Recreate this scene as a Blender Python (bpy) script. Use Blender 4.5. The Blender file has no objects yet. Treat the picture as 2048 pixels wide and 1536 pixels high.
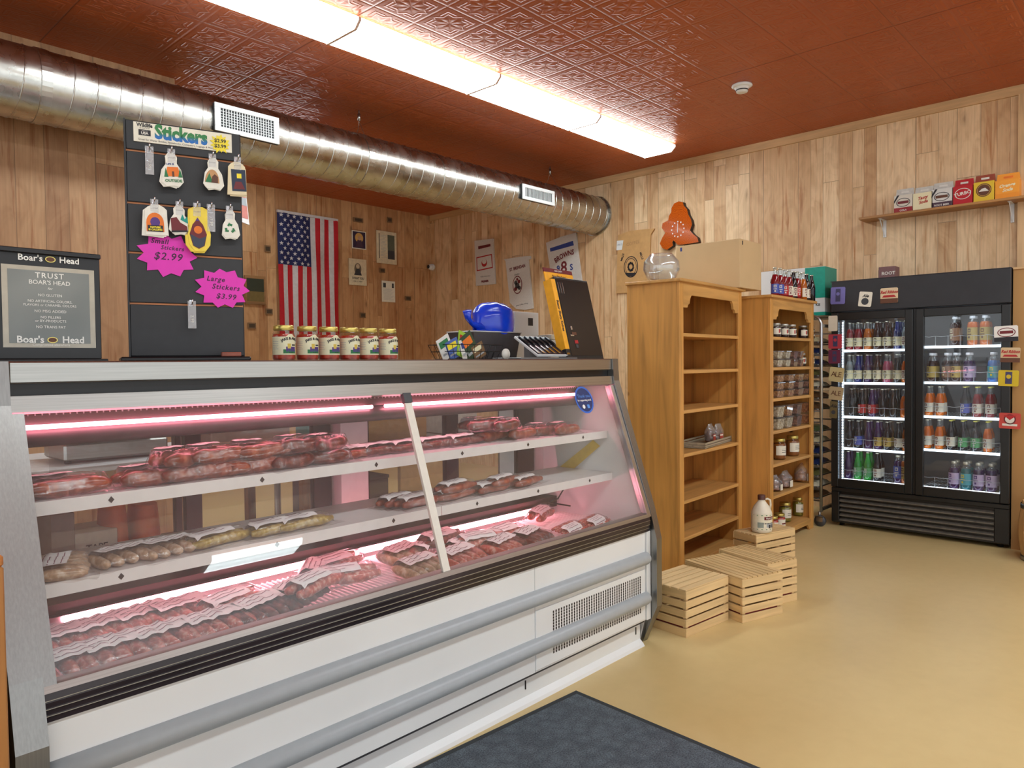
import bpy, math, random
from mathutils import Matrix, Vector, noise
R = math.radians
PI = math.pi
random.seed(7)
sc = bpy.context.scene
COL = sc.collection

# ------------------------------------------------------------------ camera, world, exposure
F, YAW, PITCH, ROLL, EYE = 1466.7, R(43.054), R(-1.6085), R(-0.6057), 1.36
_fw = Vector((math.cos(YAW) * math.cos(PITCH), math.sin(YAW) * math.cos(PITCH), math.sin(PITCH)))
_r = Vector((math.sin(YAW), -math.cos(YAW), 0)); _u = _r.cross(_fw)
_r2 = _r * math.cos(ROLL) + _u * math.sin(ROLL); _u2 = _u * math.cos(ROLL) - _r * math.sin(ROLL)
CAM = Vector((0, 0, EYE))
cam = bpy.data.objects.new('camera', bpy.data.cameras.new('camera')); COL.objects.link(cam)
cam.data.sensor_width = 36; cam.data.lens = 36 * F / 2048; cam.data.clip_start = .05; cam.data.clip_end = 60
cam.matrix_world = Matrix(((_r2.x, _u2.x, -_fw.x, 0), (_r2.y, _u2.y, -_fw.y, 0), (_r2.z, _u2.z, -_fw.z, EYE), (0, 0, 0, 1)))
sc.camera = cam
sc.view_settings.view_transform = 'Standard'; sc.view_settings.look = 'None'
sc.view_settings.gamma = 1; sc.view_settings.use_curve_mapping = False
sc.view_settings.exposure = 0.95
sc.cycles.max_bounces = 8; sc.cycles.diffuse_bounces = 4; sc.cycles.glossy_bounces = 3; sc.cycles.transmission_bounces = 4; sc.cycles.transparent_max_bounces = 20
sc.cycles.caustics_reflective = False; sc.cycles.caustics_refractive = False; sc.cycles.adaptive_threshold = .02
LIGHT = 8.6          # emission of the ceiling fixtures
world = bpy.data.worlds.new('daylight'); sc.world = world; world.use_nodes = True
_bg = world.node_tree.nodes['Background']
_bg.inputs[0].default_value = (.93, .97, 1.0, 1); _bg.inputs[1].default_value = 0.75

def at(px, py, ax, v):
    """the point of the plane ax = v that a photograph pixel shows"""
    d = _r2 * ((px - 1024) / F) - _u2 * ((py - 768) / F) + _fw
    i = 'xyz'.index(ax); t = (v - CAM[i]) / d[i]
    return CAM + d * t

# ------------------------------------------------------------------ materials
MATS = {}
def srgb(c):
    return tuple(((x / 255) / 12.92 if x / 255 <= .04045 else ((x / 255 + .055) / 1.055) ** 2.4) for x in c) + (1,)
class NT:
    def __init__(s, name):
        s.m = bpy.data.materials.new(name); s.m.use_nodes = True
        s.t = s.m.node_tree; s.b = s.t.nodes['Principled BSDF']; s.out = s.t.nodes['Material Output']
    def n(s, kind, **kw):
        nd = s.t.nodes.new('ShaderNode' + kind)
        for k, v in kw.items():
            if k.startswith('i_'):
                nd.inputs[k[2:].replace('_', ' ')].default_value = v
            elif k.startswith('p'):
                pass
            else: setattr(nd, k, v)
        return nd
    def l(s, a, b): s.t.links.new(a, b)
    def coord(s, scale=(1, 1, 1), kind='Object', rot=(0, 0, 0)):
        c = s.n('TexCoord'); m = s.n('Mapping'); m.inputs['Scale'].default_value = scale; m.inputs['Rotation'].default_value = rot
        s.l(c.outputs[kind], m.inputs[0]); return m.outputs[0]
    def ramp(s, fac, stops):
        r = s.n('ValToRGB'); e = r.color_ramp.elements
        while len(e) < len(stops): e.new(.5)
        for i, (p, c) in enumerate(stops): e[i].position = p; e[i].color = c
        s.l(fac, r.inputs[0]); return r.outputs[0]
    def mix(s, fac, a, b, mode='MIX'):
        m = s.n('Mix', data_type='RGBA', blend_type=mode)
        for v, k in ((fac, 0), (a, 6), (b, 7)):
            if isinstance(v, (int, float, tuple)): m.inputs[k].default_value = v
            else: s.l(v, m.inputs[k])
        return m.outputs[2]
    def math(s, op, a, b=0.0, c=0.0):
        m = s.n('Math', operation=op)
        for i, v in enumerate((a, b, c)):
            if isinstance(v, (int, float)): m.inputs[i].default_value = v
            else: s.l(v, m.inputs[i])
        return m.outputs[0]
    def bump(s, h, strength=.3, dist=.002):
        b = s.n('Bump'); b.inputs['Strength'].default_value = strength; b.inputs['Distance'].default_value = dist
        s.l(h, b.inputs['Height']); s.l(b.outputs[0], s.b.inputs['Normal'])

def mat(name, rgb, rough=.5, metal=0.0, vary=.08, scale=30, bump=0.0, spec=.5, coat=0.0, stretch=(1, 1, 1), trans=0.0, sub=0.0):
    if name in MATS: return MATS[name]
    k = NT(name); c = srgb(rgb)
    k.b.inputs['Roughness'].default_value = rough; k.b.inputs['Metallic'].default_value = metal
    k.b.inputs['Specular IOR Level'].default_value = spec; k.b.inputs['Coat Weight'].default_value = coat
    nz = k.n('TexNoise'); nz.inputs['Scale'].default_value = scale; nz.inputs['Detail'].default_value = 3
    k.l(k.coord(stretch), nz.inputs['Vector'])
    lo = tuple(x * (1 - vary) for x in c[:3]) + (1,); hi = tuple(min(1, x * (1 + vary)) for x in c[:3]) + (1,)
    k.l(k.ramp(nz.outputs[0], [(.3, lo), (.7, hi)]), k.b.inputs['Base Color'])
    if bump: k.bump(nz.outputs[0], bump)
    MATS[name] = k.m; return k.m

def emit(name, rgb, strength, core=None):
    k = NT(name); e = k.n('Emission'); e.inputs[0].default_value = rgb + (1,); e.inputs[1].default_value = strength
    k.l(e.outputs[0], k.out.inputs[0]); MATS[name] = k.m; return k.m

def film(name, tint=(1, 1, 1), refl=1.0, rough=.05, haze=0.0, ior=1.45, bump=0, bscale=20, hazecol=(1, 1, 1)):
    """thin clear sheet: lets light through, mirrors at a glancing angle"""
    k = NT(name); t = k.n('BsdfTransparent'); t.inputs[0].default_value = tint + (1,)
    g = k.n('BsdfGlossy'); g.inputs['Roughness'].default_value = rough
    fr = k.n('LayerWeight'); fr.inputs[0].default_value = .5
    fac = k.math('MULTIPLY', k.math('ADD', k.math('MULTIPLY', k.math('POWER', fr.outputs[1], 5.0), .9), .04), refl)
    mx = k.n('MixShader'); k.l(fac, mx.inputs[0]); k.l(t.outputs[0], mx.inputs[1]); k.l(g.outputs[0], mx.inputs[2])
    last = mx
    if bump:
        nz = k.n('TexNoise'); nz.inputs['Scale'].default_value = bscale; nz.inputs['Detail'].default_value = 3
        k.l(k.coord(), nz.inputs['Vector'])
        b = k.n('Bump'); b.inputs['Strength'].default_value = bump; b.inputs['Distance'].default_value = .004
        k.l(nz.outputs[0], b.inputs['Height']); k.l(b.outputs[0], g.inputs['Normal']); k.l(b.outputs[0], fr.inputs['Normal'])
    if haze:
        d = k.n('BsdfDiffuse'); d.inputs[0].default_value = hazecol + (1,)
        nz2 = k.n('TexNoise'); nz2.inputs['Scale'].default_value = 3.0 if haze < .2 else 40; k.l(k.coord(), nz2.inputs['Vector'])
        hf = k.math('MULTIPLY', nz2.outputs[0], haze * 2)
        m2 = k.n('MixShader'); k.l(hf, m2.inputs[0]); k.l(mx.outputs[0], m2.inputs[1]); k.l(d.outputs[0], m2.inputs[2]); last = m2
    k.l(last.outputs[0], k.out.inputs[0]); MATS[name] = k.m; return k.m

def plank_mat(name, cols, horiz, width=.135, length=2.3, grain=(200, 150, 95), knot=.5, seam=.55):
    """boards set upright; horiz names the wall's running axis"""
    k = NT(name); tc = k.n('TexCoord'); sp = k.n('SeparateXYZ'); k.l(tc.outputs['Object'], sp.inputs[0])
    u = sp.outputs[horiz]; z = sp.outputs[2]
    s1 = k.math('MULTIPLY', k.math('SINE', k.math('MULTIPLY', u, 5.3)), .085)
    s2 = k.math('MULTIPLY', k.math('SINE', k.math('MULTIPLY', u, 11.7)), .035)
    uu = k.math('ADD', u, k.math('ADD', s1, s2))
    wn = k.n('TexWhiteNoise', noise_dimensions='1D'); k.l(k.math('FLOOR', k.math('DIVIDE', uu, width)), wn.inputs['W'])
    zz = k.math('ADD', z, k.math('MULTIPLY', wn.outputs[0], length))
    cb = k.n('CombineXYZ'); k.l(zz, cb.inputs[0]); k.l(uu, cb.inputs[1])
    br = k.n('TexBrick'); k.l(cb.outputs[0], br.inputs[0])
    br.offset = 0; br.offset_frequency = 2; br.squash = 1; br.inputs['Scale'].default_value = 1
    br.inputs['Color1'].default_value = (0, 0, 0, 1); br.inputs['Color2'].default_value = (1, 1, 1, 1); br.inputs['Mortar'].default_value = (.5, .5, .5, 1)
    br.inputs['Mortar Size'].default_value = .0022; br.inputs['Mortar Smooth'].default_value = .3; br.inputs['Bias'].default_value = 0
    br.inputs['Brick Width'].default_value = length; br.inputs['Row Height'].default_value = width
    rnd = k.n('SeparateColor'); k.l(br.outputs[0], rnd.inputs[0]); rv = rnd.outputs[0]
    # grain: noise drawn out along the board, shifted for each board
    off = k.n('CombineXYZ'); k.l(k.math('MULTIPLY', rv, 37.0), off.inputs[0]); k.l(k.math('MULTIPLY', rv, 19.0), off.inputs[1]); k.l(k.math('MULTIPLY', rv, 53.0), off.inputs[2])
    def shifted(sh, sz):
        c = k.n('CombineXYZ'); k.l(k.math('MULTIPLY', u, sh), c.inputs[0]); k.l(k.math('MULTIPLY', z, sz), c.inputs[1])
        a = k.n('VectorMath', operation='ADD'); k.l(c.outputs[0], a.inputs[0]); k.l(off.outputs[0], a.inputs[1]); return a.outputs[0]
    g1 = k.n('TexNoise'); g1.inputs['Scale'].default_value = 1; g1.inputs['Detail'].default_value = 5; g1.inputs['Distortion'].default_value = .6; k.l(shifted(26, 1.6), g1.inputs['Vector'])
    g2 = k.n('TexNoise'); g2.inputs['Scale'].default_value = 1; g2.inputs['Detail'].default_value = 4; k.l(shifted(90, 3), g2.inputs['Vector'])
    g3 = k.n('TexNoise'); g3.inputs['Scale'].default_value = 1; g3.inputs['Detail'].default_value = 2; g3.inputs['Distortion'].default_value = 2.0; k.l(shifted(5, 2.6), g3.inputs['Vector'])
    base = k.ramp(rv, [(0, srgb(cols[0])), (.35, srgb(cols[1])), (.7, srgb(cols[2])), (1, srgb(cols[3]))])
    streak = k.ramp(g1.outputs[0], [(.35, (1, 1, 1, 1)), (.57, (1, 1, 1, 1)), (.72, srgb(grain))])
    c1 = k.mix(.8, base, streak, 'MULTIPLY')
    fine = k.ramp(g2.outputs[0], [(.3, (.84, .82, .78, 1)), (.7, (1.06, 1.06, 1.05, 1))])
    c2 = k.mix(.8, c1, fine, 'MULTIPLY')
    blot = k.ramp(g3.outputs[0], [(.45, (1, 1, 1, 1)), (.72, (.62, .5, .38, 1))])
    c3 = k.mix(knot, c2, blot, 'MULTIPLY')
    vo = k.n('TexVoronoi'); vo.inputs['Scale'].default_value = 1; k.l(shifted(4.2, 1.5), vo.inputs['Vector'])
    wob = k.math('ADD', vo.outputs['Distance'], k.math('MULTIPLY', k.math('SUBTRACT', g2.outputs[0], .5), .05))
    c3 = k.mix(k.ramp(wob, [(.025, (.75, .75, .75, 1)), (.07, (.22, .22, .22, 1)), (.13, (0, 0, 0, 1))]), c3, srgb((108, 66, 36)))
    dark = k.mix(k.math('MULTIPLY', br.outputs[1], seam), c3, srgb((60, 38, 22)))
    k.l(dark, k.b.inputs['Base Color']); k.b.inputs['Roughness'].default_value = .55
    k.bump(k.math('SUBTRACT', k.math('MULTIPLY', g1.outputs[0], .12), br.outputs[1]), .35, .003)
    MATS[name] = k.m; return k.m

def wood_mat(name, rgb, axis='z', dark=.72, rough=.45, scale=1.0, knots=True):
    k = NT(name); c = srgb(rgb)
    st = {'z': (30, 30, 2.0), 'x': (2.0, 30, 30), 'y': (30, 2.0, 30)}[axis]
    tc = k.n('TexCoord'); oi = k.n('ObjectInfo'); sh = k.n('VectorMath', operation='ADD'); k.l(tc.outputs['Object'], sh.inputs[0])
    rc = k.n('CombineXYZ'); k.l(k.math('MULTIPLY', oi.outputs['Random'], 9.0), rc.inputs[0]); k.l(k.math('MULTIPLY', oi.outputs['Random'], 5.0), rc.inputs[2]); k.l(rc.outputs[0], sh.inputs[1])
    m = k.n('Mapping'); m.inputs['Scale'].default_value = tuple(s * scale for s in st); k.l(sh.outputs[0], m.inputs[0])
    n1 = k.n('TexNoise'); n1.inputs['Scale'].default_value = 1; n1.inputs['Detail'].default_value = 5; n1.inputs['Distortion'].default_value = .8; k.l(m.outputs[0], n1.inputs['Vector'])
    n2 = k.n('TexNoise'); n2.inputs['Scale'].default_value = 2.5; n2.inputs['Detail'].default_value = 2; k.l(sh.outputs[0], n2.inputs['Vector'])
    d = tuple(x * dark for x in c[:3]) + (1,); h = tuple(min(1, x * 1.12) for x in c[:3]) + (1,)
    a = k.ramp(n1.outputs[0], [(.32, h), (.5, c), (.68, d)])
    b = k.ramp(n2.outputs[0], [(.35, (1.05, 1.04, 1.0, 1)), (.7, (.82, .78, .7, 1))])
    o = k.mix(.6, a, b, 'MULTIPLY')
    if knots:
        vo = k.n('TexVoronoi'); vo.inputs['Scale'].default_value = 3.1; k.l(sh.outputs[0], vo.inputs['Vector'])
        kn = k.ramp(vo.outputs['Distance'], [(.03, (1, 1, 1, 1)), (.075, (0, 0, 0, 1))])
        o = k.mix(kn, o, srgb((70, 38, 18)))
    k.l(o, k.b.inputs['Base Color']); k.b.inputs['Roughness'].default_value = rough
    k.bump(n1.outputs[0], .12, .001)
    MATS[name] = k.m; return k.m

# ------------------------------------------------------------------ mesh builder
class MB:
    def __init__(s, M=None): s.v = []; s.f = []; s.mi = []; s.ms = []; s.M = M or Matrix(); s.sm = []
    def mid(s, m):
        if m not in s.ms: s.ms.append(m)
        return s.ms.index(m)
    def add(s, vs, fs, m, smooth=False):
        o = len(s.v); s.v += [s.M @ Vector(p) for p in vs]; i = s.mid(m)
        for f in fs: s.f.append([o + q for q in f]); s.mi.append(i); s.sm.append(smooth)
        return s
    def box(s, x0, x1, y0, y1, z0, z1, m):
        return s.add([(x0, y0, z0), (x1, y0, z0), (x1, y1, z0), (x0, y1, z0), (x0, y0, z1), (x1, y0, z1), (x1, y1, z1), (x0, y1, z1)],
                     [(0, 3, 2, 1), (4, 5, 6, 7), (0, 1, 5, 4), (1, 2, 6, 5), (2, 3, 7, 6), (3, 0, 4, 7)], m)
    def bev(s, x0, x1, y0, y1, z0, z1, m, b=.003):
        """box with chamfered edges"""
        P = []
        for sx, X in ((0, x0), (1, x1)):
            for sy, Y in ((0, y0), (1, y1)):
                for sz, Z in ((0, z0), (1, z1)):
                    dx, dy, dz = (b, -b)[sx], (b, -b)[sy], (b, -b)[sz]
                    P += [(X, Y + dy, Z + dz), (X + dx, Y, Z + dz), (X + dx, Y + dy, Z)]
        idx = lambda sx, sy, sz, k: (sx * 4 + sy * 2 + sz) * 3 + k
        F = []
        for sx in (0, 1):
            q = [idx(sx, 0, 0, 0), idx(sx, 1, 0, 0), idx(sx, 1, 1, 0), idx(sx, 0, 1, 0)]; F.append(q if sx else q[::-1])
        for sy in (0, 1):
            q = [idx(0, sy, 0, 1), idx(1, sy, 0, 1), idx(1, sy, 1, 1), idx(0, sy, 1, 1)]; F.append(q[::-1] if sy else q)
        for sz in (0, 1):
            q = [idx(0, 0, sz, 2), idx(1, 0, sz, 2), idx(1, 1, sz, 2), idx(0, 1, sz, 2)]; F.append(q if sz else q[::-1])
        for a in (0, 1):
            for c in (0, 1):
                F.append([idx(0, a, c, 1), idx(1, a, c, 1), idx(1, a, c, 2), idx(0, a, c, 2)])
                F.append([idx(a, 0, c, 0), idx(a, 1, c, 0), idx(a, 1, c, 2), idx(a, 0, c, 2)])
                F.append([idx(a, c, 0, 0), idx(a, c, 1, 0), idx(a, c, 1, 1), idx(a, c, 0, 1)])
                for d in (0, 1): F.append([idx(a, c, d, 0), idx(a, c, d, 1), idx(a, c, d, 2)]) if True else 0
        return s.add(P, F, m)
    def lathe(s, prof, m, o=(0, 0, 0), seg=20, smooth=True, cap=True, sx=1, sy=1):
        vs = []; fs = []; n = len(prof)
        for r, z in prof:
            for k in range(seg):
                a = 2 * PI * k / seg; vs.append((o[0] + r * math.cos(a) * sx, o[1] + r * math.sin(a) * sy, o[2] + z))
        for i in range(n - 1):
            for k in range(seg):
                k2 = (k + 1) % seg; fs.append((i * seg + k, i * seg + k2, (i + 1) * seg + k2, (i + 1) * seg + k))
        if cap: fs.append(tuple(range(seg))[::-1]); fs.append(tuple((n - 1) * seg + k for k in range(seg)))
        return s.add(vs, fs, m, smooth)
    def tube(s, pts, r, m, seg=8, smooth=True, closed=False, cap=True):
        pts = [Vector(p) for p in pts]; n = len(pts); vs = []; fs = []
        rr = r if isinstance(r, (list, tuple)) else [r] * n
        up = None
        for i, p in enumerate(pts):
            t = ((pts[(i + 1) % n] - pts[i - 1]) if closed else (pts[min(i + 1, n - 1)] - pts[max(i - 1, 0)])).normalized()
            if up is None: up = Vector((0, 0, 1)) if abs(t.z) < .9 else Vector((1, 0, 0))
            a = t.cross(up).normalized(); b = a.cross(t).normalized(); up = b
            for k in range(seg):
                q = 2 * PI * k / seg; vs.append(p + a * (rr[i] * math.cos(q)) + b * (rr[i] * math.sin(q)))
        for i in range(n if closed else n - 1):
            j = (i + 1) % n
            for k in range(seg):
                k2 = (k + 1) % seg; fs.append((i * seg + k, j * seg + k, j * seg + k2, i * seg + k2))
        if cap and not closed: fs.append(tuple(range(seg))); fs.append(tuple((n - 1) * seg + k for k in range(seg))[::-1])
        return s.add(vs, fs, m, smooth)
    def prism(s, poly, d0, d1, m, plane='xz', side=None):
        """polygon of a plane pushed from d0 to d1 along the third axis"""
        def p3(a, b, c): return {'xz': (a, c, b), 'yz': (c, a, b), 'xy': (a, b, c)}[plane]
        n = len(poly); vs = [p3(a, b, d0) for a, b in poly] + [p3(a, b, d1) for a, b in poly]
        s.add(vs, [tuple(range(n)), tuple(range(n, 2 * n))[::-1]], m)
        return s.add(vs, [(i, (i + 1) % n, n + (i + 1) % n, n + i) for i in range(n)], side or m)
    def grid(s, fn, nu, nv, m, smooth=True):
        vs = [fn(i / nu, j / nv) for j in range(nv + 1) for i in range(nu + 1)]
        return s.add(vs, [(j * (nu + 1) + i, j * (nu + 1) + i + 1, (j + 1) * (nu + 1) + i + 1, (j + 1) * (nu + 1) + i) for j in range(nv) for i in range(nu)], m, smooth)
    def quad(s, a, b, c, d, m): return s.add([a, b, c, d], [(0, 1, 2, 3)], m)
    def disc(s, o, r, m, plane='xz', seg=24, rx=None):
        rx = rx or r
        f = {'xz': lambda a, b: (o[0] + a, o[1], o[2] + b), 'yz': lambda a, b: (o[0], o[1] + a, o[2] + b), 'xy': lambda a, b: (o[0] + a, o[1] + b, o[2])}[plane]
        return s.add([f(rx * math.cos(2 * PI * k / seg), r * math.sin(2 * PI * k / seg)) for k in range(seg)], [tuple(range(seg))], m)
    def poly(s, pts, m): return s.add(pts, [tuple(range(len(pts)))], m)
    def text(s, txt, size, T, m, align='CENTER', sx=1.0, arch=0.0, bold=0.0, shear=0.0, space=1.0):
        """lettering laid in the xy plane of T"""
        cu = bpy.data.curves.new('t', 'FONT'); cu.body = txt; cu.size = size; cu.align_x = align; cu.align_y = 'CENTER'
        cu.resolution_u = 2; cu.offset = bold; cu.shear = shear; cu.space_character = space
        ob = bpy.data.objects.new('t', cu); me = ob.to_mesh()
        def w(p):
            x, y = p.x * sx, p.y
            if arch: 
                a = x * arch; return T @ Vector((math.sin(a) * (1 / arch + y), math.cos(a) * (1 / arch + y) - 1 / arch, 0))
            return T @ Vector((x, y, 0))
        s.add([w(v.co) for v in me.vertices], [tuple(p.vertices) for p in me.polygons], m)
        ob.to_mesh_clear(); bpy.data.objects.remove(ob); bpy.data.curves.remove(cu); return s
    def build(s, name, parent=None, world=False, mod=None, label=None):
        me = bpy.data.meshes.new(name)
        vs = s.v
        if world and parent is not None:
            W = parent_matrix(parent).inverted(); vs = [W @ v for v in vs]
        me.from_pydata([tuple(v) for v in vs], [], s.f)
        for m in s.ms: me.materials.append(m)
        me.polygons.foreach_set('material_index', s.mi); me.polygons.foreach_set('use_smooth', s.sm); me.update()
        o = bpy.data.objects.new(name, me); COL.objects.link(o)
        if parent is not None: o.parent = parent
        if label: o['label'] = label
        if mod == 'bevel':
            b = o.modifiers.new('bevel', 'BEVEL'); b.width = .003; b.segments = 2; b.limit_method = 'ANGLE'
        return o

def parent_matrix(o):
    M = o.matrix_basis.copy()
    return (parent_matrix(o.parent) @ M) if o.parent else M
def tag(o, label, cat, group=None, kind=None):
    if label: o['label'] = label
    if cat: o['category'] = cat
    if group: o['group'] = group
    if kind: o['kind'] = kind
    return o
def thing(name, label, cat, loc=(0, 0, 0), rz=0, group=None):
    o = bpy.data.objects.new(name, None); COL.objects.link(o); o.empty_display_size = .05
    o.location = loc; o.rotation_euler = (0, 0, rz); return tag(o, label, cat, group)
def struct(o): o['kind'] = 'structure'; return o
def kids(o): return KIDS.setdefault(o.name, [])
KIDS = {}
def copy_tree(o, loc=None, rot=None, label=None, group=None, swap=None, parent=None):
    c = o.copy(); COL.objects.link(c); c.parent = parent
    if loc is not None: c.location = loc
    if rot is not None: c.rotation_euler = rot
    if label: c['label'] = label
    if group: c['group'] = group
    for ch in [x for x in o.children]:
        copy_tree(ch, parent=c, swap=swap)
    if swap and c.data and parent is not None:
        for i, sl in enumerate(c.material_slots):
            if sl.material.name in swap:
                sl.link = 'OBJECT'; sl.material = swap[sl.material.name]
    return c
def TR(x, y, z, rx=0, ry=0, rz=0):
    return Matrix.Translation((x, y, z)) @ Matrix.Rotation(rz, 4, 'Z') @ Matrix.Rotation(ry, 4, 'Y') @ Matrix.Rotation(rx, 4, 'X')
FRONT = Matrix.Rotation(PI / 2, 4, 'X')      # writing that faces -y
ORD = ['first', 'second', 'third', 'fourth', 'fifth', 'sixth', 'seventh', 'eighth', 'ninth', 'tenth', 'eleventh', 'twelfth']

# ------------------------------------------------------------------ palette
white = mat('white_enamel', (226, 228, 228), .35, vary=.03, scale=3)
offwhite = mat('off_white', (222, 218, 208), .5, vary=.04)
paper = mat('paper', (232, 226, 208), .6, vary=.04)
cream = mat('cream_label', (240, 234, 196), .5, vary=.04)
ink = mat('dark_ink', (30, 28, 34), .5)
black = mat('black_plastic', (20, 20, 22), .35, vary=.2)
blackm = mat('black_matte', (34, 34, 38), .6, vary=.15)
dgrey = mat('dark_grey', (60, 62, 66), .5)
grey = mat('grey_plastic', (166, 172, 176), .35, vary=.03)
steel = mat('steel', (176, 176, 172), .33, 1.0, .08, 4, bump=.03, stretch=(1, 12, 60))
steelv = mat('steel_brushed', (148, 148, 146), .36, 1.0, .08, 6, bump=.02, stretch=(40, 40, 1))
chrome = mat('chrome', (210, 210, 212), .15, 1.0, .03)
alum = mat('aluminium', (190, 192, 194), .3, 1.0, .05)
gold = mat('gold_lid', (214, 196, 110), .3, .8, .04)
red = mat('red_ink', (176, 30, 34), .5); blue = mat('blue_ink', (40, 60, 130), .5); maroon = mat('maroon_ink', (110, 30, 36), .5)
yellow = mat('yellow_paper', (246, 226, 50), .5); orange = mat('orange_ink', (232, 120, 30), .5)
green = mat('green_ink', (40, 120, 70), .5); purple = mat('purple_ink', (84, 50, 130), .5); teal = mat('teal_ink', (20, 150, 135), .5)
pink = mat('pink_card', (226, 52, 186), .55, vary=.03); brown = mat('brown_ink', (96, 56, 34), .5)

# ------------------------------------------------------------------ the setting
XE, YB, YL, ZC = 6.90, 8.02, 5.5, 3.47
def ceiling_mat():
    k = NT('pressed_tin'); tc = k.n('TexCoord'); sp = k.n('SeparateXYZ'); k.l(tc.outputs['Object'], sp.inputs[0])
    x = k.math('SUBTRACT', sp.outputs[0], 3.88); y = k.math('SUBTRACT', sp.outputs[1], 2.65)
    def tri(v, per):      # distance to the nearest line of a grid
        a = k.math('ABSOLUTE', k.math('SUBTRACT', k.math('FRACT', k.math('DIVIDE', v, per)), .5)); return k.math('MULTIPLY', k.math('SUBTRACT', .5, a), per)
    jx = tri(x, 1.22); jy = tri(y, .61)
    gx = tri(x, .305); gy = tri(y, .305)
    def line(d, w): return k.math('LESS_THAN', d, w)
    def soft(d, w):
        m = k.n('MapRange'); m.inputs[1].default_value = 0; m.inputs[2].default_value = w; m.inputs[3].default_value = 1; m.inputs[4].default_value = 0; k.l(d, m.inputs[0]); return m.outputs[0]
    seam = k.math('MAXIMUM', soft(jx, .006), k.math('MULTIPLY', soft(jy, .004), .5))
    gridl = soft(k.math('MINIMUM', gx, gy), .012)
    # nested stepped squares and a rosette in each cell
    mx = k.math('MAXIMUM', gx, gy); mn = k.math('MINIMUM', gx, gy)
    ring = soft(k.math('ABSOLUTE', k.math('SUBTRACT', mn, .045)), .008)
    ringm = k.math('MULTIPLY', ring, k.math('LESS_THAN', mx, .12))
    dx = k.math('SUBTRACT', .1525, gx); dy = k.math('SUBTRACT', .1525, gy)
    r = k.math('SQRT', k.math('ADD', k.math('MULTIPLY', dx, dx), k.math('MULTIPLY', dy, dy)))
    ang = k.math('ARCTAN2', dy, dx)
    petal = k.math('ABSOLUTE', k.math('SINE', k.math('MULTIPLY', ang, 4)))
    ros = k.math('MULTIPLY', k.math('MULTIPLY', petal, soft(k.math('ABSOLUTE', k.math('SUBTRACT', r, .05)), .045)), .9)
    curl = k.math('MULTIPLY', soft(k.math('ABSOLUTE', k.math('SUBTRACT', k.math('ADD', r, k.math('MULTIPLY', petal, .03)), .12)), .01), .8)
    nz = k.n('TexNoise'); nz.inputs['Scale'].default_value = 60; nz.inputs['Detail'].default_value = 3; k.l(tc.outputs['Object'], nz.inputs['Vector'])
    h = k.math('ADD', k.math('ADD', k.math('MULTIPLY', gridl, -.8), ringm), k.math('ADD', ros, curl))
    h = k.math('ADD', h, k.math('MULTIPLY', nz.outputs[0], .25))
    h = k.math('SUBTRACT', h, seam)
    c = k.mix(k.math('MULTIPLY', seam, .75), srgb((176, 88, 44)), srgb((80, 30, 16)))
    n2 = k.n('TexNoise'); n2.inputs['Scale'].default_value = 2; k.l(tc.outputs['Object'], n2.inputs['Vector'])
    c = k.mix(.4, c, k.ramp(n2.outputs[0], [(.35, (.85, .85, .85, 1)), (.65, (1.08, 1.05, 1, 1))]), 'MULTIPLY')
    k.l(c, k.b.inputs['Base Color']); k.b.inputs['Roughness'].default_value = .36; k.b.inputs['Metallic'].default_value = .15; k.b.inputs['Specular IOR Level'].default_value = .4
    k.bump(h, .55, .005); return k.m
def floor_mat():
    k = NT('epoxy_floor'); v = k.coord()
    a = k.n('TexNoise'); a.inputs['Scale'].default_value = 1.1; a.inputs['Detail'].default_value = 5; k.l(v, a.inputs['Vector'])
    b = k.n('TexNoise'); b.inputs['Scale'].default_value = 14; b.inputs['Detail'].default_value = 6; k.l(v, b.inputs['Vector'])
    c = k.ramp(a.outputs[0], [(.3, srgb((206, 180, 124))), (.7, srgb((216, 192, 138)))])
    c = k.mix(.35, c, k.ramp(b.outputs[0], [(.3, (.9, .88, .84, 1)), (.6, (1, 1, 1, 1))]), 'MULTIPLY')
    k.l(c, k.b.inputs['Base Color'])
    k.l(k.ramp(a.outputs[0], [(.3, (.28, .28, .28, 1)), (.7, (.42, .42, .42, 1))]), k.b.inputs['Roughness'])
    k.bump(b.outputs[0], .04, .002); return k.m
pal_r = [(202, 160, 116), (224, 188, 146), (238, 208, 168), (212, 172, 128)]
pal_b = [(178, 130, 88), (202, 156, 110), (214, 170, 124), (190, 140, 96)]  # darker boards: the weaker light at the back is put into their colour
pw_right = plank_mat('boards_end_wall', pal_r, 1, .15, 1.9)
pw_back = plank_mat('boards_back_wall', pal_b, 0, .12, 1.7)
pw_left = plank_mat('boards_side_wall', [(164, 120, 84), (184, 140, 100), (196, 152, 110), (174, 128, 90)], 0, .15, 3.1)
struct(MB().box(-4, 7.1, -5.2, 8.3, -.12, 0, floor_mat()).build('floor'))
struct(MB().box(-4, 7.1, -5.2, 8.3, ZC, ZC + .1, ceiling_mat()).build('ceiling'))
struct(MB().box(XE, XE + .15, -5.2, 8.3, 0, ZC, pw_right).build('wall_right'))
struct(MB().box(2.35, XE, YB, YB + .15, 0, ZC, pw_back).build('wall_back'))
struct(MB().box(-4, 2.3, YL, YL + .12, 0, ZC, pw_left).build('wall_left'))
struct(MB().box(2.2, 2.3, YL + .12, YB + .15, 0, ZC, pw_left).build('wall_return'))
trimw = wood_mat('trim_wood', (210, 172, 126), 'y', .85, knots=False)
struct(MB().box(XE - .022, XE, -5, 8.0, ZC - .075, ZC, trimw).build('trim_1'))
struct(MB().box(XE - .05, XE, -5, at(2030, 190, 'x', XE)[1] - .03, 1.95, ZC - .08, wood_mat('trim_board', (212, 176, 132), 'z', .85, knots=False)).build('trim_2'))
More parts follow.
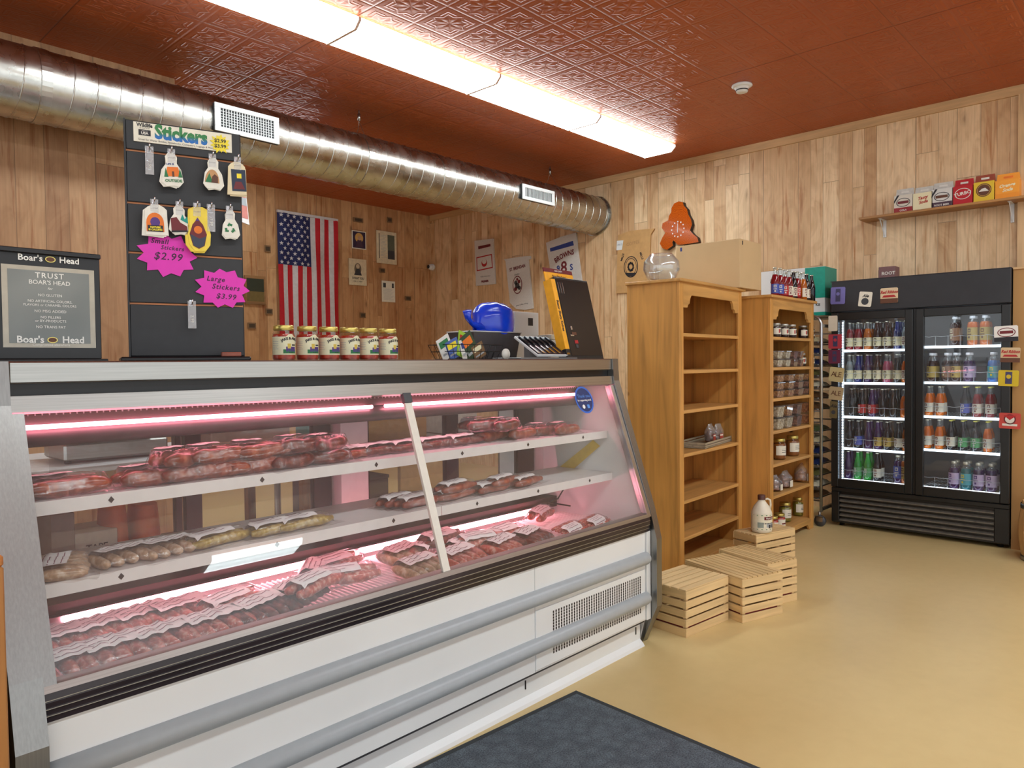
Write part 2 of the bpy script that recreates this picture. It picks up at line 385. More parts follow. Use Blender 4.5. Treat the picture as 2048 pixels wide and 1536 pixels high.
# painted panel right of the cooler
tp = mat('tan_paint', (176, 132, 78), .6, vary=.04, scale=2)
struct(MB().box(6.215, XE - .051, -1.2, .955, 0, 1.985, tp).box(6.205, XE - .051, -1.2, .955, 1.985, 2.0, trimw).build('trim_3'))

# ------------------------------------------------------------------ ceiling lights
def lens_mat():
    k = NT('lens'); tc = k.n('TexCoord'); sp = k.n('SeparateXYZ'); k.l(tc.outputs['Object'], sp.inputs[0])
    w = k.math('COSINE', k.math('MULTIPLY', sp.outputs[1], 2 * PI / .125))
    s = k.math('ADD', k.math('MULTIPLY', w, .16), .9)
    e = k.n('Emission'); e.inputs[0].default_value = (.88, .98, 1.0, 1); k.l(k.math('MULTIPLY', s, LIGHT), e.inputs[1])
    k.l(e.outputs[0], k.out.inputs[0]); return k.m
LENS = lens_mat()
housing = mat('fixture_housing', (206, 150, 130), .5)
def fixture():
    t = thing('ceiling_light', 'x', 'ceiling light')
    MB().box(-.6, .6, -.17, .17, -.022, 0, housing).build('housing', t)
    prof = [(-.195, -.012), (-.195, -.03), (-.15, -.07), (.15, -.07), (.195, -.03), (.195, -.012)]
    vs = [(-.602, y, z) for y, z in prof] + [(.602, y, z) for y, z in prof]; n = len(prof)
    m = MB().add(vs, [(i, i + 1, n + i + 1, n + i) for i in range(n - 1)] + [tuple(range(n))[::-1], tuple(range(n, 2 * n))], LENS)
    m.build('lens', t)
    for s in (-1, 1): MB().prism([(y * 1.02, z * 1.06) for y, z in prof], s * .602, s * .6108, mat('end_plate', (226, 196, 182), .4), 'yz').build('end_plate', t)
    return t
fx = fixture()
lab = ['nearest the end wall', 'second from the end wall', 'third from the end wall', 'fourth from the end wall']
for i in range(4):
    o = fx if i == 0 else copy_tree(fx)
    o.location = (5.72 - i * 1.222, 3.91, ZC)
    tag(o, 'long white ceiling light above the case, ' + lab[i], 'ceiling light', 'fluorescent lights in a row')
for i in range(6):
    o = copy_tree(fx, (5.72 - i * 1.222, -.3, ZC), label='white ceiling light in the row behind the viewer', group='ceiling lights in the row behind')
copy_tree(fx, (4.45, -4.4, ZC), label='single white ceiling light mirrored in the case glass').pop('group', None)
o = copy_tree(fx, (3.5, 6.7, ZC), (0, 0, 0), 'added white ceiling light behind the round duct, brightening the back wall'); o.pop('group', None) if 'group' in o else None  # fixture added out of view to brighten the back wall

# smoke detector
t = thing('smoke_detector', 'round white smoke detector on the copper ceiling', 'smoke detector', tuple(at(1484, 170, 'z', ZC)))
MB().lathe([(.0, 0), (.075, 0), (.078, -.01), (.06, -.022)][::1], white, seg=28).build('base', t)
MB().lathe([(.058, -.02), (.045, -.04), (.042, -.055), (.02, -.06), (0, -.06)], white, seg=28, cap=False).build('sensor_cover', t)
MB().lathe([(.0465, -.038), (.0475, -.042), (.046, -.046)], black, seg=28, cap=False).build('slot', t)

# ------------------------------------------------------------------ air duct
def galv_mat():
    k = NT('galvanised'); c = k.coord((1, 1, 1)); n = k.n('TexNoise'); n.inputs['Scale'].default_value = 9; n.inputs['Detail'].default_value = 5; k.l(c, n.inputs['Vector'])
    k.l(k.ramp(n.outputs[0], [(.3, srgb((178, 176, 168))), (.7, srgb((205, 204, 198)))]), k.b.inputs['Base Color'])
    k.b.inputs['Metallic'].default_value = 1; k.l(k.ramp(n.outputs[0], [(.3, (.22,) * 3 + (1,)), (.7, (.34,) * 3 + (1,))]), k.b.inputs['Roughness'])
    k.bump(n.outputs[0], .05, .002); return k.m
galv = galv_mat()
DY, DZ, DR = 5.10, 3.05, .213
d = thing('air_duct', 'large round spiral-seamed galvanised air duct running under the ceiling', 'air duct', (XE, DY, DZ))
XD0 = -3.0
m = MB(); n = 160
L = XD0 - XE
m.tube([(L * i / n, 0, 0) for i in range(n + 1)], [DR] * (n + 1), galv, 48).build('duct_tube', d)
pts = []; turns = abs(L) / .128
for i in range(int(turns * 28)):
    a = 2 * PI * i / 28; pts.append((-.128 * i / 28, (DR + .0005) * math.cos(a), (DR + .0005) * math.sin(a)))
MB().tube(pts, .0045, galv, 5, cap=False).build('spiral_seam', d)
for x in (at(95, 150, 'y', DY - DR)[0], at(895, 380, 'y', DY - DR)[0], at(745, 340, 'y', DY - DR)[0], at(1130, 430, 'y', DY - DR)[0]):
    MB().tube([(x - XE - .03, 0, 0), (x - XE - .028, 0, 0), (x - XE + .028, 0, 0), (x - XE + .03, 0, 0)], [DR, DR + .006, DR + .006, DR], galv, 48, False).build('joint_band', d)
MB().tube([(-.012, 0, 0), (0, 0, 0)], [DR + .012, DR + .016], galv, 48, False).build('wall_flange', d)

def register(px0, px1, py, label, dark_slats, hgt):
    c = at((px0 + px1) / 2, py, 'y', DY - DR)
    x0 = at(px0, py, 'y', DY - DR - .01)[0]; x1 = at(px1, py, 'y', DY - DR - .01)[0]; w = (x1 - x0) / 2; h = hgt / 2
    tilt = math.atan2(c.z - DZ, DY - DR - DY) 
    ang = math.atan2(c.z - DZ, -(DR))    # angle round the duct
    t = thing('duct_register', label, 'vent', ((x0 + x1) / 2, DY - (DR + .022) * math.cos(math.asin(max(-.9, min(.9, (c.z - DZ) / DR)))), c.z))
    th = math.asin(max(-.9, min(.9, (c.z - DZ) / DR)))
    t.rotation_euler = (-th, 0, 0)
    MB().bev(-w, w, .004, .03, -h, h, blackm).build('backing', t)
    f = MB(); b = .032
    f.bev(-w, w, -.006, .005, h - b, h, white, .002).bev(-w, w, -.006, .005, -h, -h + b, white, .002)
    f.bev(-w, -w + b * 1.3, -.006, .005, -h + b, h - b, white, .002).bev(w - b * 1.3, w, -.006, .005, -h + b, h - b, white, .002).build('frame', t)
    s = MB(); n = 20
    for i in range(1, n): x = -w + b * 1.3 + (2 * w - 2.6 * b) * i / n; s.box(x - .0022, x + .0022, -.003, .004, -h + b, h - b, white)
    if dark_slats:
        for j in range(1, 7): z = -h + b + (2 * h - 2 * b) * j / 7; s.box(-w + b, w - b, 0, .004, z - .0016, z + .0016, white)
    s.build('louvres', t)
    sc_ = MB()
    for x in (-w + .015, w - .015):
        for z in (-h + .012, h - .012): sc_.lathe([(.005, 0), (.004, .003)], chrome, seg=8)
    return t
register(428, 556, 249, 'white grille on the round duct, above the sticker display', True, .19)
register(1043, 1107, 391, 'white slotted grille on the round duct, nearest the end wall', False, .15)
for px, py, lb in ((718, 232, 'wire duct hanger hooked to the ceiling, nearer the sticker display'), (1100, 345, 'wire duct hanger hooked to the ceiling, nearer the end wall')):
    p = at(px, py, 'y', DY)
    t = thing('duct_hanger', lb, 'hanger', (p.x, DY, ZC), group='wire hangers holding the duct')
    MB().tube([(0, 0, 0), (0, 0, -.03)], .004, dgrey).lathe([(.012, -.03), (.012, -.085)], steel, seg=10).build('gripper', t)
    zt = DZ + DR - ZC
    MB().tube([(0, 0, -.07), (-.03, -.05, -.12), (-.05, -DR * .72, zt - .06), (-.05, -DR - .003, zt - DR)], .002, steel, 5).tube([(0, 0, -.07), (.03, .05, -.12), (.05, DR * .72, zt - .06), (.05, DR + .003, zt - DR)], .002, steel, 5).build('wire', t)

# ------------------------------------------------------------------ refrigerated meat case
CX0, CX1 = .47, 3.0
GT, GB = Vector((0, 2.129, 1.255)), Vector((0, 1.915, .628))
gdir = (GT - GB).normalized(); gn = Vector((0, -gdir.z, gdir.y))
def GL(x, t, off=0.0): return Vector((x, 0, 0)) + GB + gdir * t + gn * off
def GM(x, t, off=.004):      # frame on the sloping glass
    p = GL(x, t, off); return Matrix(((1, 0, 0, p.x), (0, gdir.y, gn.y, p.y), (0, gdir.z, gn.z, p.z), (0, 0, 0, 1)))
case = thing('meat_display_case', 'long white and steel refrigerated meat case with slanted glass front', 'display case', (.4, 2.0, 0))
def cp(mb, name, **k): return mb.build(name, case, True, **k)
prof = [(2.120, 1.378), (2.108, 1.27), (1.905, .66), (1.868, .515), (1.868, .19), (1.955, 0), (2.92, 0), (2.92, 1.377)]
cp(MB().prism(prof, .405, CX0, steelv, 'yz'), 'end_panel')
cp(MB().prism([(y + (.004 if 0 < i < 5 else 0), z) for i, (y, z) in enumerate(prof)], CX1 + .002, 3.047, steelv, 'yz').prism([(2.148, 1.25), (1.93, .60), (1.93, .15), (1.97, .0), (2.9, 0), (2.9, 1.25)], CX1 - .006, CX1 + .002, white, 'yz'), 'end_panel')
# the inner trim that frames the glass at either end
for xa, xb in ((CX0, .498), (2.972, CX1)):
    m = MB(); a, b = GL(0, -.01, .012), GL(0, .652, .012); a2, b2 = GL(0, -.01, -.02), GL(0, .652, -.02)
    m.prism([(a.y, a.z), (b.y, b.z), (b2.y, b2.z), (a2.y, a2.z)], xa, xb, steelv if xa < 1 else alum, 'yz'); cp(m, 'glass_trim')
cp(MB().bev(CX0 + .001, CX1 + .001, 2.128, 2.92, 1.322, 1.378, steel, .004), 'top')
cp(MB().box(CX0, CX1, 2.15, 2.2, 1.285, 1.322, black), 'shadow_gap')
cp(MB().prism([(2.124, 1.292), (2.118, 1.252), (2.15, 1.245), (2.17, 1.292)], CX0, CX1, steel, 'yz'), 'header_rail')
# panes and the strip between
glass = film('case_glass', (.98, .99, .985), .9, .01, haze=.018)
for xa, xb in ((.498, 1.686), (1.714, 2.972)):
    m = MB(); T = .66
    P8 = [GL(x, t, o) for o in (0, .004) for x, t in ((xa, 0), (xb, 0), (xb, T), (xa, T))]
    m.add(P8, [(0, 3, 2, 1), (4, 5, 6, 7), (0, 1, 5, 4), (1, 2, 6, 5), (2, 3, 7, 6), (3, 0, 4, 7)], glass); cp(m, 'glass_pane')
m = MB(); c = [GL(x, t, o) for o in (-.002, .009) for x, t in ((1.684, -.005), (1.716, -.005), (1.716, .63), (1.684, .63))]
m.add(c, [(0, 3, 2, 1), (4, 5, 6, 7), (0, 1, 5, 4), (1, 2, 6, 5), (2, 3, 7, 6), (3, 0, 4, 7)], offwhite); cp(m, 'mullion')
m = MB(); c = [GL(x, t, o) for o in (-.004, .012) for x, t in ((1.682, .622), (1.718, .622), (1.718, .66), (1.682, .66))]
m.add(c, [(0, 3, 2, 1), (4, 5, 6, 7), (0, 1, 5, 4), (1, 2, 6, 5), (2, 3, 7, 6), (3, 0, 4, 7)], dgrey); cp(m, 'mullion_clip')
# bumper band under the glass
bm = mat('bumper_band', (44, 36, 40), .28, vary=.35, scale=5)
cp(MB().prism([(1.925, .628), (1.900, .622), (1.896, .60), (1.905, .552), (1.94, .552), (1.94, .628)], CX0, 2.985, bm, 'yz'), 'bumper_band')
m = MB()
for z, y in ((.605, 1.8975), (.585, 1.8995), (.568, 1.9025)): m.box(CX0, 2.985, y - .003, y + .004, z - .0009, z + .0009, alum)
cp(m, 'bumper_trim')
cp(MB().prism([(1.898, .621), (1.905, .636), (1.935, .640), (1.935, .621)], CX0, 2.985, steel, 'yz'), 'glass_rail')
cp(MB().box(CX0, 2.962, 1.912, 1.95, .128, .552, white), 'front_panel')
cp(MB().box(2.966, 2.999, 1.905, 1.95, .128, .552, white), 'corner_strip')
seam = mat('panel_seam', (150, 152, 152), .6)
def front(px, py, y=1.911): return at(px, py, 'y', y)
va, vb = front(1070, 1222), front(1296, 1134)
ha, hb = front(1104, 1226), front(1279, 1331)
hx1 = front(1278, 1200).x
cp(MB().bev(va.x, 2.955, 1.907, 1.913, .135, va.z, white, .002), 'access_panel')
m = MB(); nx = 38; x0 = ha.x; z1 = ha.z; rows = 15; zlo = .175
for i in range(nx):
    for j in range(rows):
        x = x0 + (hx1 - x0) * i / (nx - 1); z = z1 - (z1 - zlo) * j / (rows - 1)
        m.quad((x, 1.9066, z), (x + .0085, 1.9066, z), (x + .0085, 1.9066, z + .010), (x, 1.9066, z + .010), black)
cp(m, 'vent_slots')
cp(MB().box(va.x, va.x + .0015, 1.9115, 1.9125, .128, .552, seam), 'panel_joint')
for z in (.427, .236):
    pts = [(CX0, 1.908, z), (2.955, 1.908, z), (2.968, 1.908, z), (2.978, 1.908, z), (2.983, 1.908, z)]
    cp(MB().tube(pts, [.031, .031, .028, .019, .006], grey, 24), 'bumper_rail')
cp(MB().prism([(1.945, .128), (1.945, .03), (1.925, .012), (1.918, 0), (1.96, 0), (1.96, .128)], CX0, 2.965, white, 'yz'), 'kick_plate')
cp(MB().box(CX0, 2.965, 1.92, 1.95, .116, .128, dgrey), 'panel_shade_strip')  # dark strip stands in for the shade under the front panel
m = MB()
for x in (front(1050, 1380, 1.944).x, front(1271, 1265, 1.944).x): cp(MB().box(x, x + .005, 1.942, 1.946, .06, .095, black), 'slot')
# inside
liner = mat('liner', (232, 226, 226), .45, vary=.03)
brownv = mat('dark_frame', (52, 38, 38), .4)
cp(MB().box(CX0, CX1, 1.945, 2.60, .50, .52, liner).prism([(1.94, .615), (1.95, .615), (2.02, .52), (2.0, .51), (1.94, .56)], CX0, CX1, liner, 'yz')
   .box(CX0, CX1, 2.55, 2.60, .52, .60, liner), 'tank')
cp(MB().box(CX0, CX1, 2.48, 2.60, .60, .655, brownv), 'rear_sill')
cp(MB().box(CX0, CX1, 2.62, 2.92, .02, .62, white), 'rear_base')
m = MB(); x = CX0 + .02
while x < 2.98:
    m.box(x, x + .0045, 1.985, 2.45, .575, .580, liner); x += .0205
for y in (1.985, 2.1, 2.22, 2.33, 2.445): m.box(CX0 + .01, CX1 - .01, y, y + .006, .569, .575, liner)
cp(m, 'wire_deck')
for x in (1.02, 1.72, 2.3): cp(MB().bev(x, x + .1, 1.98, 2.44, .5805, .586, liner, .001), 'deck_divider')
pinkt = emit('pink_tube', (1.0, .33, .40), 15.0); pinkt2 = emit('pink_tube_dim', (1.0, .26, .34), 12.0)
lo0, lo1 = at(130, 1240, 'y', 2.44), at(1065, 1016, 'y', 2.44)
cp(MB().tube([(lo0.x, 2.44, .612), (1.70, 2.44, .612)], .009, pinkt, 12), 'lamp_tube'); cp(MB().tube([(1.73, 2.44, .612), (2.85, 2.44, .612)], .009, pinkt, 12), 'lamp_tube')
cp(MB().box(.6, 2.9, 2.452, 2.479, .60, .625, alum), 'lamp_batten')
cp(MB().tube([(CX0 + .01, 2.31, 1.175), (CX1 - .05, 2.31, 1.175)], .030, mat('canopy_grey', (88, 84, 86), .4), 20), 'canopy_rail')
cp(MB().tube([(CX0 + .04, 2.275, 1.202), (1.66, 2.275, 1.202)], .0065, pinkt2, 12), 'lamp_tube'); cp(MB().tube([(1.72, 2.275, 1.202), (2.9, 2.275, 1.202)], .0065, pinkt2, 12), 'lamp_tube')
m = MB(); m.box(CX0, CX1, 2.30, 2.34, 1.205, 1.322, brownv)
x = CX0 + .01
while x < CX1 - .02: m.box(x, x + .0025, 2.294, 2.30, 1.232, 1.28, seam); x += .017
for z in (1.24, 1.256, 1.272): m.box(CX0, CX1, 2.294, 2.30, z, z + .0025, seam)
cp(m, 'air_grille')
def shelf(z, y0, y1, split, rv):
    for xa, xb in ((CX0 + .012, split), (split + .004, CX1 - .01)):
        m = MB().box(xa, xb, y0, y1, z - .006, z, liner).box(xa, xb, y0 - .003, y0 + .003, z - .034, z + .002, liner)
        s = cp(m, 'shelf')
        r = MB(); n = max(2, int((xb - xa) / .37))
        for i in range(n):
            x = xa + (xb - xa) * (i + .5) / n; r.add([(x - .008, y0 - .004, z - .016), (x, y0 - .004, z - .025), (x + .008, y0 - .004, z - .016), (x, y0 - .004, z - .006)], [(0, 1, 2, 3)], brownv)
        r.build('rivet_marks', s, True)
ZU, ZL_ = 1.018, .812
shelf(ZU, 2.15, 2.47, 1.80, 0); shelf(ZL_, 2.12, 2.47, 1.86, 0)
# rear doors
YD = 2.62
def rx(px): return at(px, 900, 'y', YD).x
for a, b, mm in ((350, 362, brownv), (370, 402, brownv), (627, 662, brownv), (668, 722, liner), (724, 738, brownv), (893, 917, brownv), (1036, 1068, brownv), (1072, 1094, liner)):
    cp(MB().box(rx(a), min(rx(b), CX1 - .008), YD - (.05 if mm is liner else 0), YD + .03, .62, 1.25, mm), 'rear_post')
cp(MB().box(CX0, CX1, YD - .005, YD + .05, 1.225, 1.322, brownv), 'rear_header')
cp(MB().box(CX0, CX1, YD, YD + .05, .62, .672, brownv), 'rear_track')
dg = film('rear_glass', (.93, .93, .93), .8, .02, haze=.02)
for a, b in ((100, 370), (402, 627), (738, 893), (917, 1036)):
    xa = max(rx(a), CX0); cp(MB().box(xa, rx(b), YD + .012, YD + .016, .672, 1.225, dg), 'rear_glass')
# cables and label on the far end
cable = [at(px, py, 'x', 2.985) for px, py in ((1098, 985), (1102, 1000), (1112, 1008), (1120, 1020), (1124, 1022))]
cp(MB().tube([(2.94, 2.43, .75), (2.95, 2.40, .70), (2.93, 2.42, .655), (2.88, 2.44, .64), (2.96, 2.36, .62)], .004, black, 6), 'cable')
yl = [at(px, py, 'x', 2.990) for px, py in ((1118, 935), (1186, 880), (1200, 892), (1136, 948))]
cp(MB().poly(yl, mat('yellow_strip', (224, 196, 90), .5)), 'warning_label')
# round blue notice stuck on the glass
c = at(1168, 800, 'y', 2.11)
tt = (c.z - GB.z) / gdir.z; xc = c.x - .01
st = thing('window_sticker', 'round blue thank-you sticker on the upper right of the case glass', 'sticker', tuple(GL(xc, tt, .005)))
mm = MB(GM(xc, tt, .0046)); mm.disc((0, 0, 0), .066, mat('blue_rim', (48, 104, 208), .4), 'xy', 40).disc((0, 0, .0004), .0575, mat('navy', (24, 44, 104), .4), 'xy', 40)
mm.build('disc', st, True)
lb = mat('sky_ink', (90, 150, 235), .5); wi = mat('white_ink', (240, 240, 240), .5)
mm = MB(GM(xc, tt, .0056)); I = Matrix()
mm.text('Thank you', .022, TR(0, .018, 0), lb).text('for supporting small.', .0125, TR(0, -.002, 0), wi, bold=.0003)
mm.disc((-.018, -.033, 0), .010, wi, 'xy', 16).box(.008, .026, -.042, -.024, 0, .0003, lb).build('lettering', st, True)

# ------------------------------------------------------------------ packed meat
def meat_mat(name, rgb, fat, scale=60, thr=.55):
    k = NT(name); n = k.n('TexNoise'); n.inputs['Scale'].default_value = scale; n.inputs['Detail'].default_value = 4; k.l(k.coord(), n.inputs['Vector'])
    n2 = k.n('TexNoise'); n2.inputs['Scale'].default_value = 12; k.l(k.coord(), n2.inputs['Vector'])
    c = k.ramp(n.outputs[0], [(.3, tuple(x * .6 for x in srgb(rgb)[:3]) + (1,)), (.5, srgb(rgb)), (thr + .12, srgb(fat))])
    c = k.mix(.5, c, k.ramp(n2.outputs[0], [(.3, (.7, .7, .7, 1)), (.7, (1.1, 1.1, 1.1, 1))]), 'MULTIPLY')
    k.l(c, k.b.inputs['Base Color']); k.b.inputs['Roughness'].default_value = .3; k.b.inputs['Coat Weight'].default_value = .4; k.bump(n.outputs[0], .4, .003); return k.m
fresh = meat_mat('fresh_sausage', (206, 96, 80), (236, 180, 164)); smoked = meat_mat('smoked_sausage', (150, 62, 40), (190, 104, 76), 35, .6)
pale = meat_mat('pale_sausage', (196, 158, 126), (226, 200, 176)); dark = meat_mat('dark_sausage', (112, 38, 30), (150, 70, 54)); olive = meat_mat('mustard_sausage', (170, 140, 66), (200, 176, 110))
wrapm = film('vacuum_wrap', (.97, .96, .96), .9, .09, haze=.025, bump=.5, bscale=55)
lblm = mat('printed_label', (244, 236, 236), .5, vary=.05)
def hsh(i): return noise.noise(Vector((i * 1.7, i * .3, .5)))
def pack(kind, meat, seed):
    rnd = random.Random(seed)
    t = thing('sausage_package', '', 'packaged meat')
    if kind == 'links': a, b, H = .098, .072, .030
    elif kind == 'lump': a, b, H = .11, .06, .046
    elif kind == 'sticks': a, b, H = .10, .05, .016
    else: a, b, H = .115, .05, .034
    if kind == 'links':
        n = 5
        for i in range(n):
            x = -a + .022 + (2 * a - .044) * i / (n - 1); bend = rnd.uniform(-.004, .004)
            pts = [(x + bend * math.sin(PI * j / 8), -b + .012 + (2 * b - .024) * j / 8, H * .52) for j in range(9)]
            rr = [(.005, .0125, .0155, .0165, .0165, .0165, .0155, .0125, .005)[j] * rnd.uniform(.95, 1.06) for j in range(9)]
            MB().tube(pts, rr, meat, 9).build('sausage', t)
    elif kind == 'lump':
        for i in range(2):
            y = (-.024, .022)[i]; x0 = -a + .014
            pts = [(x0 + (2 * a - .03) * j / 10, y + .009 * math.sin(j * .7 + i * 2 + seed), H * .5 + .003 * math.sin(j)) for j in range(11)]
            rr = [.026 * math.sin(PI * (j + .6) / 11.2) ** .45 * rnd.uniform(.85, 1.1) for j in range(11)]
            MB().tube(pts, rr, meat, 10).build('sausage', t)
    elif kind == 'sticks':
        for i in range(6):
            y = -b + .014 + (2 * b - .028) * i / 5
            pts = [(-a + .012 + (2 * a - .024) * j / 6, y + rnd.uniform(-.002, .002), .009) for j in range(7)]
            MB().tube(pts, [.005, .0075, .0078, .0078, .0078, .0075, .005], meat, 7).build('sausage', t)
    else:
        for i in range(2):
            y = (-.02, .022)[i]
            pts = [(-a + .01 + (2 * a - .02) * j / 10, y + .006 * math.sin(j * .9 + seed + i), .018) for j in range(11)]
            MB().tube(pts, [.018 * math.sin(PI * (j + .5) / 11) ** .3 * (1 - .12 * (j % 3 == 0)) for j in range(11)], meat, 9).build('sausage', t)
    off = seed * 3.1
    def h(x, y):
        ex = min(1, max(0, (a - abs(x)) / .03)); ey = min(1, max(0, (b - abs(y)) / .026)); e = ex * ey; e = e * e * (3 - 2 * e)
        w = noise.noise(Vector((x * 40 + off, y * 40, off))) * .004
        if kind == 'links': w += .0025 * math.cos((x + a - .022) / ((2 * a - .044) / 4) * 2 * PI) * e
        return max(.0025, (H + .006) * e + w + .003)
    A, B_ = a + .016, b + .012
    def edge(u, v):
        x = -A + 2 * A * u; y = -B_ + 2 * B_ * v
        jx = noise.noise(Vector((y * 18, off, 0))) * .006 * (abs(u - .5) > .45); jy = noise.noise(Vector((x * 18, off, 4))) * .006 * (abs(v - .5) > .45)
        return (x + jx, y + jy, h(x, y))
    MB().grid(edge, 26, 20, wrapm).build('plastic_wrap', t)
    lx0, lx1, ly0, ly1 = (-a * .8, a * .35, -b * .6, b * .85) if kind != 'links' else (-a * .75, a * .7, -b * .15, b * .9)
    if kind == 'lump': lx0, lx1, ly0, ly1 = -a * .7, a * .1, -b * .1, b * .8
    if kind == 'sticks': ly0, ly1 = -b * .9, b * .1
    def lab(u, v):
        x = lx0 + (lx1 - lx0) * u; y = ly0 + (ly1 - ly0) * v; return (x, y, h(x, y) + .0045)
    lp = MB().grid(lab, 10, 6, lblm)
    for r_ in range(4):
        v0 = .16 + r_ * .2; u1 = .9 - .25 * ((seed + r_) % 3) * .5
        lp.grid(lambda u, v: (lx0 + (lx1 - lx0) * (.08 + (u1 - .08) * u), ly0 + (ly1 - ly0) * (v0 + .035 * v), h(lx0 + (lx1 - lx0) * (.08 + (u1 - .08) * u), ly0 + (ly1 - ly0) * (v0 + .035 * v)) + .0055), 8, 1, mat('label_print', (150, 110, 120), .6))
    lp.build('paper_label', t)
    return t
protos = {}
def place_pack(kind, meat, x, y, z, rz, label, group, tilt=0, sc_=(1, 1, 1), lean=0):
    key = (kind, meat.name, random.randrange(2))
    if key not in protos:
        o = pack(kind, meat, len(protos) + 1); protos[key] = o
    else: o = copy_tree(protos[key])
    o.location = (x, y, z); o.rotation_euler = (lean + random.uniform(-.04, .04), tilt, rz); o['label'] = label; o['group'] = group; o.scale = sc_
deck = [  # px, py, kind, meat, turn, lift
 (128, 1296, 'links', 0, .15, 0, 'half hidden by the left post, in the back row'), (142, 1345, 'links', 0, .1, 0, 'nearest the left post, in the front row'),
 (212, 1272, 'links', 0, .2, 0, 'second from the left in the back row'), (243, 1318, 'links', 0, .12, 0, 'second from the left in the front row'),
 (290, 1250, 'links', 0, .25, 0, 'third from the left in the back row'), (338, 1291, 'links', 0, .15, 0, 'third from the left in the front row'),
 (365, 1234, 'links', 0, .2, 0, 'fourth from the left in the back row'), (436, 1262, 'links', 0, .1, 0, 'fourth from the left in the front row'),
 (462, 1213, 'rope', 0, .35, 0, 'long rope under a clear sheet, left of the pile'), (524, 1229, 'links', 3, .3, 0, 'fifth from the left in the front row'),
 (594, 1196, 'links', 3, .5, 0, 'at the foot of the middle pile'), (628, 1176, 'rope', 0, .4, .035, 'lying across the middle pile'),
 (640, 1152, 'links', 3, .9, 0, 'under the middle pile, toward the tube'), (690, 1160, 'rope', 0, -.3, .02, 'sticking out right of the middle pile'),
 (672, 1134, 'rope', 0, .2, 0, 'behind the middle pile by the tube'),
 (806, 1118, 'links', 4, .3, 0, 'pale pack just left of the glass strip'), (842, 1142, 'links', 4, .2, 0, 'pale pack in front, left of the strip'),
 (850, 1102, 'rope', 0, .6, 0, 'behind the glass strip, nearer the left pane'), (884, 1084, 'rope', 3, .1, .03, 'on top of the pile behind the strip'),
 (930, 1096, 'rope', 3, .3, 0, 'in the pile right of the strip'), (964, 1088, 'rope', 0, -.2, .02, 'right end of the pile beside the strip'),
 (920, 1122, 'links', 0, .2, 0, 'front edge, first right of the strip'), (1010, 1100, 'links', 0, .3, 0, 'at the front edge, second right of the strip'),
 (1010, 1072, 'rope', 0, .15, 0, 'in the middle of the right-hand deck'), (1062, 1082, 'links', 3, .3, 0, 'front edge, third right of the strip'),
 (1078, 1034, 'rope', 0, .4, .0, 'alone by the far end of the tube'), (1140, 1054, 'sticks', 0, .2, 0, 'thin sticks on brown paper at the far right'), (1188, 1040, 'sticks', 0, .25, 0, 'thin sticks touching the right end wall')]
ML = [fresh, smoked, olive, dark, pale]; MN = ['pink sausages', 'smoked sausages', 'mustard sausages', 'dark red sausages', 'pale sausages']
for px, py, kd, mi, rz, up, lb in deck:
    p = at(px, py, 'z', .60 + up); y = min(2.36, max(2.06, p.y)); x = min(2.86, max(.60, p.x)); place_pack(kd, ML[mi], x, y, .584 + up + (.012 if kd != 'sticks' else 0), rz, sc_=(1.12, 1.15, 1.2), lean=.17, label= '%s pack on the deck, %s' % (MN[mi], lb), group='meat packs on the bottom deck')
upper = [(70, 990, 'lump', 1, .1, 0, 'cut by the left post'), (138, 975, 'lump', 1, .1, 0, 'second from the left post, before the gap'), (312, 958, 'lump', 1, .05, 0, 'first right of the gap'),
 (385, 950, 'lump', 1, .2, 0, 'second right of the gap'), (378, 922, 'lump', 1, .5, .045, 'leaning on top, nearest the gap'), (452, 944, 'lump', 1, -.1, 0, 'third right of the gap'),
 (470, 918, 'lump', 1, .1, .045, 'on top, second from the gap'), (520, 935, 'lump', 1, .1, 0, 'fourth right of the gap'), (552, 908, 'lump', 1, .0, .045, 'on top, third from the gap'),
 (588, 925, 'lump', 3, .3, 0, 'fifth right of the gap'), (612, 893, 'lump', 3, .2, .05, 'top of the highest heap, left half'), (656, 890, 'lump', 3, .5, .045, 'top of the highest heap, right half'),
 (645, 915, 'lump', 3, -.1, 0, 'under the highest heap'), (705, 905, 'rope', 1, .1, 0, 'just left of the shelf joint'), (762, 898, 'rope', 3, .05, 0, 'just right of the shelf joint'),
 (815, 892, 'rope', 3, .1, 0, 'behind the glass strip'), (870, 886, 'rope', 3, .0, 0, 'first right of the glass strip'), (925, 880, 'rope', 3, .1, 0, 'second right of the glass strip'),
 (975, 872, 'lump', 1, .0, 0, 'under the far heap, left'), (960, 852, 'lump', 3, .0, .05, 'top of the far heap, left'), (1005, 852, 'lump', 3, .2, .045, 'top of the far heap, right'),
 (1035, 868, 'lump', 1, .1, 0, 'under the far heap, right'), (1082, 862, 'lump', 3, .1, 0, 'second from the right end'), (1125, 860, 'lump', 1, .1, 0, 'nearest the right end')]
for px, py, kd, mi, rz, up, lb in upper:
    p = at(px, py, 'z', ZU + .02 + up); place_pack(kd, ML[mi], max(.6, min(2.85, p.x)), min(2.38, max(2.225, p.y)), ZU + .001 + up, rz, '%s pack on upper shelf, %s' % (MN[mi], lb), 'meat packs on the upper shelf')
